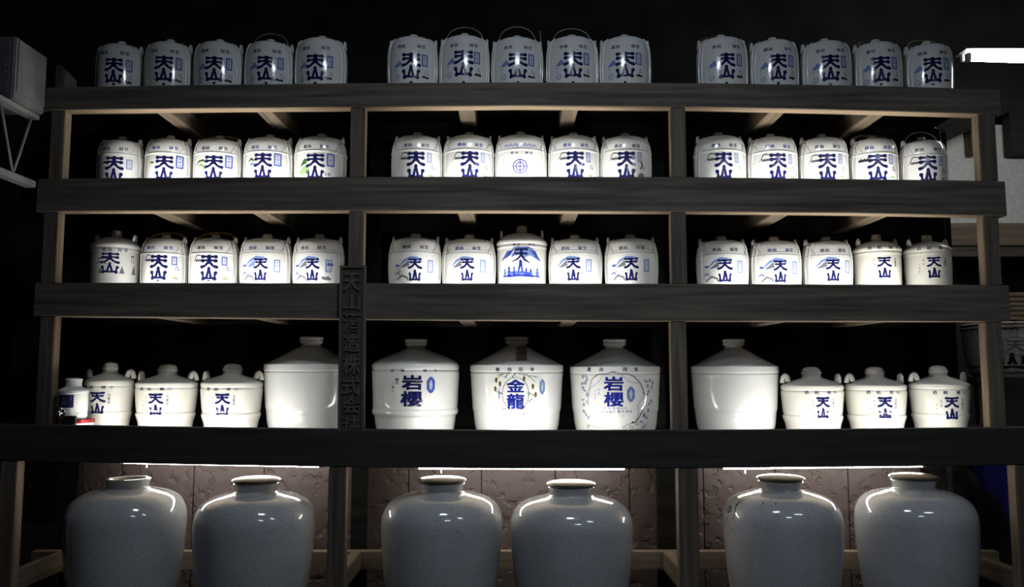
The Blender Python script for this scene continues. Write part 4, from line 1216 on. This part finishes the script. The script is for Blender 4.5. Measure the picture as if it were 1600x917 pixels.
for c, (y0, y1) in zip('天山酒造株式会社', chy):
    V, Fc, _ = text2d(c, 0.02)
    f_ = (y0 - 414) / 254
    cx_ = 549.5 - 1.5 * f_
    x0_, z1_ = unproj(cx_ - 13.5, y0, SGY0); x1_, z0_ = unproj(cx_ + 13.5, y1, SGY0)
    z0_ = max(z0_, zb_ + .012)
    bm = bmesh.new()
    vs = [bm.verts.new((x0_ + a * (x1_ - x0_), SGY0 + .0015, z0_ + b * (z1_ - z0_))) for a, b in V]
    for f in Fc:
        try: bm.faces.new([vs[k] for k in f])
        except ValueError: pass
    ex = bmesh.ops.extrude_face_region(bm, geom=bm.faces[:])
    bmesh.ops.translate(bm, verts=[g_ for g_ in ex['geom'] if isinstance(g_, bmesh.types.BMVert)], vec=(0, 0.0063, 0))
    bmesh.ops.recalc_face_normals(bm, faces=bm.faces)
    ch('character', bm, SIGNL, t)

# ------------------------------------------------------------------ big floor crocks
PROF_G = [(.385, 0.0), (.375, .008), (.36, .02), (.352, .034), (.37, .043), (.52, .054), (.71, .071), (.85, .095), (.93, .125), (.982, .165), (1.0, .205), (.998, .27), (.985, .34), (.955, .45), (.895, .61), (.83, .75), (.74, .88), (.67, .97), (.64, 1.0)]
G = [(98.5, 294, 748.5, 'open', 'big grey-white floor crock with open mouth, leftmost'), (301.5, 494, 745, 'lid', 'big grey-white lidded floor crock, second from left'),
     (595.5, 784.5, 745, 'lid', 'big grey-white lidded floor crock, third from left, behind no drips'), (797.5, 988.5, 751, 'lid', 'big grey-white lidded floor crock, low lid, fourth from left'),
     (1127.5, 1317.5, 742, 'lid', 'big floor crock with black glaze drips on its left shoulder'), (1332.5, 1530.5, 740, 'lid', 'big grey-white lidded floor crock, rightmost')]
G[2] = G[2][:4] + ('big grey-white lidded floor crock right of the stand\'s middle-left post',)
for gi, (x0, x1, yt, kind, lab) in enumerate(G):
    Yc = 0.06
    ph = gi * 1.7
    wob = lambda a, z: 0.004 * math.sin(2 * a + ph) + 0.002 * math.sin(3 * a + z * 9 + ph)
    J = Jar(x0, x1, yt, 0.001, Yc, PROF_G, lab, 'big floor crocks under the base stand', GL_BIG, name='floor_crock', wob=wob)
    J.zb = 0.001
    lidh = 0.0 if kind == 'open' else 0.028
    # recompute silhouette scale against true mid height
    dp = depth(Yc, 0.72 * J.H); s_ = dp / depth(Yc, unproj((x0 + x1) / 2, yt + 35, Yc)[1])
    full = J.prof
    Hn = J.H - lidh
    J.prof = [(r, z * Hn / J.H) for r, z in full]
    J.P = np.array(J.prof); J.S = np.concatenate([[0], np.cumsum(np.hypot(np.diff(J.P[:, 0]), np.diff(J.P[:, 1])))]); J.smax = J.S[-1]
    Hf, J.H = J.H, Hn
    rl, zl = J.prof[-1]
    P_ = J.prof
    J.prof = P_ + [(rl - .004, zl + .005), (rl - .016, zl + .006), (rl - .024, zl), (rl - .026, zl - .03), (rl - .01, zl - .06), (J.R * .8, zl - .12), (J.R * .95, zl * .7), (J.R * .6, .05), (0, .04)]
    J.body(seg=80)
    J.prof = P_
    if kind == 'lid':
        lr = rl + .004
        pr = smooth_prof([(0, zl + .0065), (0, zl + .0065), (lr - .012, zl + .0065), (lr - .012, zl + .0065), (lr - .006, zl + .009), (lr + .002, zl + .0125), (lr - .001, zl + .019), (lr * .8, zl + .025), (lr * .4, zl + .029), (0, zl + .030)], 3)
        obj('lid', lathe(bmesh.new(), pr, 56), LID_BIG, J.root, smooth=True, label='brownish flat domed lid')
    if gi == 4:
        A = Art(); rnd = random.Random(5)
        cx_, cy_ = 1148, 795
        mp = lambda x, y: (1120 + x / 4.905 - cx_, 730 + y / 4.904 - cy_)
        A.stroke(INKD, [mp(172, 228), mp(150, 262), mp(142, 300), mp(152, 340), mp(153, 390)], [.5, 1.3, 1.5, 1.5, .7]); A.stroke(INKD, [mp(125, 285), mp(150, 290)], 1.0)
        A.ring(INKD, *mp(78, 335), 3.6, 4.4, 1.1, 12); A.stroke(INKD, [mp(95, 325), mp(105, 345)], .8); A.disc(INKD, *mp(80, 400), 1.6, 1.2); A.disc(INKD, *mp(147, 468), .8, 1.3)
        J.paint(A, cx_, cy_, name='glaze_drip', step=.02)
        A = Art(); A.disc(INKD, 0, 0, 1.0, 1.8); A.disc(INKD, 18, -.5, .8, 1.5); J.paint(A, 1192, 786, name='glaze_chip', step=.02)
    if gi == 0:
        A = Art(); A.disc(INKD, 0, 0, 1.2, 1.0); J.paint(A, 139, 790, name='glaze_chip', step=.02)
    if gi == 2:
        A = Art(); A.ring(INKD, 0, 0, 3.2, 7.5, .3, 16); J.paint(A, 769, 805, name='glaze_mark', step=.02)

# ------------------------------------------------------------------ left: white cabinet on a lattice girder
xr, zt1 = unproj(73.5, 89, -0.05)
yf = -0.05 - 0.24
zbm = unproj(64, 180, -0.05)[1]
t = thing('metal_cabinet', (xr - .35, -.17, zbm), 'white steel cabinet mounted high at the left edge on a lattice girder', 'cabinet')
ch('body', nbox(xr - 0.75, xr, yf, -0.05, zbm, zt1, bev=.006), CABM, t)
ch('side_panel', nbox(xr + .0003, xr + .004, yf + .02, -.056, zbm + .035, zt1 - .008, bev=.0015), CABM, t)
ch('front_panel', nbox(xr - .74, xr - .02, yf - .004, yf - .0003, zbm + .02, zt1 - .015, bev=.0015), CABM, t)
for q_ in range(3):
    z_ = zt1 - .1 - q_ * .03
    ch('screw', tube(bmesh.new(), [(xr - .035, yf - .0045, z_), (xr - .035, yf - .007, z_)], .003, seg=8), WIRE, t)
t = thing('lattice_girder', (xr - .03, -.17, zbm - .3), 'white steel lattice girder under the cabinet at the left edge', 'girder')
zc = unproj(55, 289, -0.05)[1]
ch('lower_chord', nbox(xr - .07, xr - .02, -0.75, -0.045, zc - .012, zc + .018, bev=.003), METALW, t)
ch('upper_chord', nbox(xr - .07, xr - .02, -0.75, -0.045, zbm - .022, zbm - .001, bev=.003), METALW, t)
xg = xr - .045
for (ya, yb) in ((-0.30, -0.185), (-0.07, -0.185), (-0.30, -0.44), (-0.58, -0.44)):
    ch('web_bar', tube(bmesh.new(), [(xg, ya, zbm - .02), (xg, yb, zc + .018)], .006, seg=8), METALW, t, smooth=True)
ch('wall_bracket', nbox(-4.599, xr - .76, -.20, -.14, zbm - .022, zbm - .001 + .04), METALW, t)

# ------------------------------------------------------------------ right background: straw-wrapped barrel, mats, table, tarp, cover
KY = 1.35
xa, zb_ = unproj(1515, 590, KY); xb, zt_ = unproj(1656, 506, KY)
xc_ = (xa + xb) / 2; Rk = (xb - xa) / 2
STRAW = noisy(mat('white_straw_wrap', (0.4, 0.38, 0.33), 0.75), (0.42, 0.41, 0.37), (0.72, 0.70, 0.65), scale=(30, 30, 3), nscale=3, bump=.5, dist=.004)
ROPE = noisy(mat('straw_rope', (0.25, 0.2, 0.12), 0.8), (0.16, 0.12, 0.07), (0.3, 0.24, 0.15), nscale=60)
t = thing('straw_barrel', (xc_, KY, zb_), 'straw-wrapped sake barrel with black 山 lettering behind the right post', 'barrel')
Hk = zt_ - zb_
pr = smooth_prof([(0, 0), (Rk * .80, 0), (Rk * .80, 0), (Rk * .88, Hk * .12), (Rk * .96, Hk * .4), (Rk, Hk * .75), (Rk, Hk * .93), (Rk * .97, Hk), (Rk * .97, Hk), (0, Hk + .01)], 3)
obj('wrap', lathe(bmesh.new(), pr, 48), STRAW, t, smooth=True)
for zf in (.1, .22, .9, .97):
    rr = np.interp(zf * Hk, [p[1] for p in pr[2:]], [p[0] for p in pr[2:]]) + .004
    obj('rope', tube(bmesh.new(), [(rr * math.sin(2 * math.pi * k / 36), -rr * math.cos(2 * math.pi * k / 36), zf * Hk) for k in range(36)], .006, seg=6, closed=True), ROPE, t, smooth=True)
JB = Jar.__new__(Jar)
JB.R, JB.X, JB.Y, JB.zb, JB.H, JB.root, JB.wob = Rk, xc_, KY, zb_, Hk, t, None
JB.P = np.array([(p[0], p[1]) for p in pr[6:]]); JB.S = np.concatenate([[0], np.cumsum(np.hypot(np.diff(JB.P[:, 0]), np.diff(JB.P[:, 1])))]); JB.smax = JB.S[-1]; JB.mpp = depth(KY, zb_) / F
A = Art()
S_ = [([(0, -9), (0, -3)], [3.2, 2.6]), ([(0, -6), (-5, 9)], [2.6, 2.4]), ([(0, -6), (5, 9)], [2.6, 2.4]), ([(-14, -5), (-13, 2), (-12, 10)], [3, 1.8, 3]), ([(14, -5), (13, 2), (12, 10)], [3, 1.8, 3]), ([(-12, 11), (0, 9), (12, 11)], [3, 2, 3])]
for p_, w__ in S_: A.stroke(INKK, p_, w__)
JB.paint(A, 1582, 563, step=.02)
A = Art()
A.ring(INKY, 0, 0, 18, 15, .6, 26); A.stroke(INKY, [(-10, -8), (10, -8)], 1.4); A.stroke(INKY, [(-9, -2), (9, -2)], 1.3); A.stroke(INKY, [(0, -8), (0, 0), (-10, 7)], 1.3); A.stroke(INKY, [(0, 0), (10, 7)], 1.3)
JB.paint(A, 1586, 541, name='painting', step=.02)
A = Art(); A.stroke(INKK, [(-14, 1), (-10, -2), (-6, 1), (-2, -2), (2, 1), (6, -2), (10, 1)], .8); JB.paint(A, 1578, 514, name='painting', step=.02)
# table the barrel stands on
t = thing('low_table', (xc_, KY, 0), 'dark low table carrying the straw-wrapped barrel', 'table')
ch('tabletop', nbox(xc_ - .42, xc_ + .75, KY - .32, KY + .35, zb_ - .04, zb_ - .0005, bev=.003), WDX, t)
for sx in (xc_ - .38, xc_ + .71):
    for sy in (KY - .28, KY + .31):
        ch('leg', nbox(sx - .025, sx + .025, sy - .025, sy + .025, 0, zb_ - .041), WDZ, t)
# stacked straw mats on the barrel (horizontal layers)
MATM = noisy(mat('straw_mat', (0.2, 0.14, 0.08), 0.85), (0.10, 0.075, 0.045), (0.26, 0.19, 0.11), scale=(2, 2, 60), nscale=4, bump=.5)
zt2 = unproj(1600, 458, KY)[1]
n = 6; z_ = zt_ + .018
hh = (zt2 - z_) / n
for k in range(n):
    t = thing('straw_mat', (xc_, KY, z_ + k * hh), 'brown straw mat in the stack on the barrel, %s' % ['lowest', 'second from below', 'third from below', 'third from top', 'second from top', 'topmost'][k], 'mat', 'straw mats stacked on the barrel')
    dx = (k % 3 - 1) * .012
    x0_ = unproj(1560, 480, KY)[0]
    ch('mat', nbox(x0_ + dx, xb + .1 + dx, KY - Rk * .25, KY + Rk * .8, z_ + k * hh + .001, z_ + (k + 1) * hh - .001, bev=.004), MATM, t)
# blue tarp hung behind and the black cover in front of it
TARP = noisy(mat('blue_tarp', (0.035, 0.03, 0.30), 0.55), (0.03, 0.027, 0.24), (0.045, 0.04, 0.36), nscale=7, bump=.3)
TY = 0.94
x0_, z1_ = unproj(1518, 715, TY); x1_, _ = unproj(1700, 715, TY)
t = thing('blue_tarp', ((x0_ + x1_) / 2, TY, 0), 'deep blue tarp draped over a block behind the right stand post', 'tarp')
bm = bmesh.new(); nx, nz = 30, 10
for side, yy in ((0, 0.0), (1, .05)):
    vs = [[bm.verts.new((x0_ + (x1_ - x0_) * i / nx, TY + yy + .012 * math.sin(i * 1.1 + side) * (1 - j / nz), .002 + (min(z1_, .9) - .002) * j / nz)) for i in range(nx + 1)] for j in range(nz + 1)]
    for j in range(nz):
        for i in range(nx): bm.faces.new((vs[j][i], vs[j][i + 1], vs[j + 1][i + 1], vs[j + 1][i]))
    if side == 0: v0 = vs
for i in range(nx): bm.faces.new((v0[nz][i], v0[nz][i + 1], vs[nz][i + 1], vs[nz][i]))
for j in range(nz):
    bm.faces.new((v0[j][0], v0[j + 1][0], vs[j + 1][0], vs[j][0])); bm.faces.new((v0[j][nx], v0[j + 1][nx], vs[j + 1][nx], vs[j][nx]))
bmesh.ops.recalc_face_normals(bm, faces=bm.faces)
ch('sheet', bm, TARP, t, smooth=False)
CY = 0.66
COVER = noisy(mat('black_cover', (0.012, 0.012, 0.014), 0.35), (0.008, 0.008, 0.009), (0.02, 0.02, 0.022), nscale=5)
t = thing('black_cover', (unproj(1500, 800, CY)[0], CY, 0), 'black plastic cover draped over a heap right of the last crock', 'cover')
bm = bmesh.new()
def cz_(px):
    return unproj(px, float(np.interp(px, [1440, 1500, 1520, 1535, 1560, 1582, 1620, 1660], [722, 724, 730, 740, 768, 800, 850, 900])), CY)[1]
nx, ny = 36, 12
vs = []
for i in range(nx + 1):
    px = 1455 + (1650 - 1455) * i / nx
    X_ = unproj(px, 800, CY)[0]; zz = cz_(px)
    row = []
    for j in range(ny + 1):
        v = j / ny
        yy = CY + .18 - .30 * v
        z_ = zz * (1 - max(0, (v - .35) / .65) ** 1.6) * (1 + .012 * math.sin(i * 1.7 + j)) - .03 * (v < .05)
        row.append(bm.verts.new((X_ + .01 * math.sin(j * 1.3 + i), yy + .012 * math.sin(i * 1.1), max(z_, .003))))
    row.append(bm.verts.new((X_, CY + .19, .003)))
    vs.append(row)
for i in range(nx):
    for j in range(ny): bm.faces.new((vs[i][j], vs[i + 1][j], vs[i + 1][j + 1], vs[i][j + 1]))
    bm.faces.new((vs[i][0], vs[i][ny + 1], vs[i + 1][ny + 1], vs[i + 1][0]))
    bm.faces.new((vs[i][ny], vs[i + 1][ny], vs[i + 1][ny + 1], vs[i][ny + 1]))
for row in (vs[0], vs[-1]): bm.faces.new(row)
bmesh.ops.recalc_face_normals(bm, faces=bm.faces)
ch('sheet', bm, COVER, t, smooth=True)
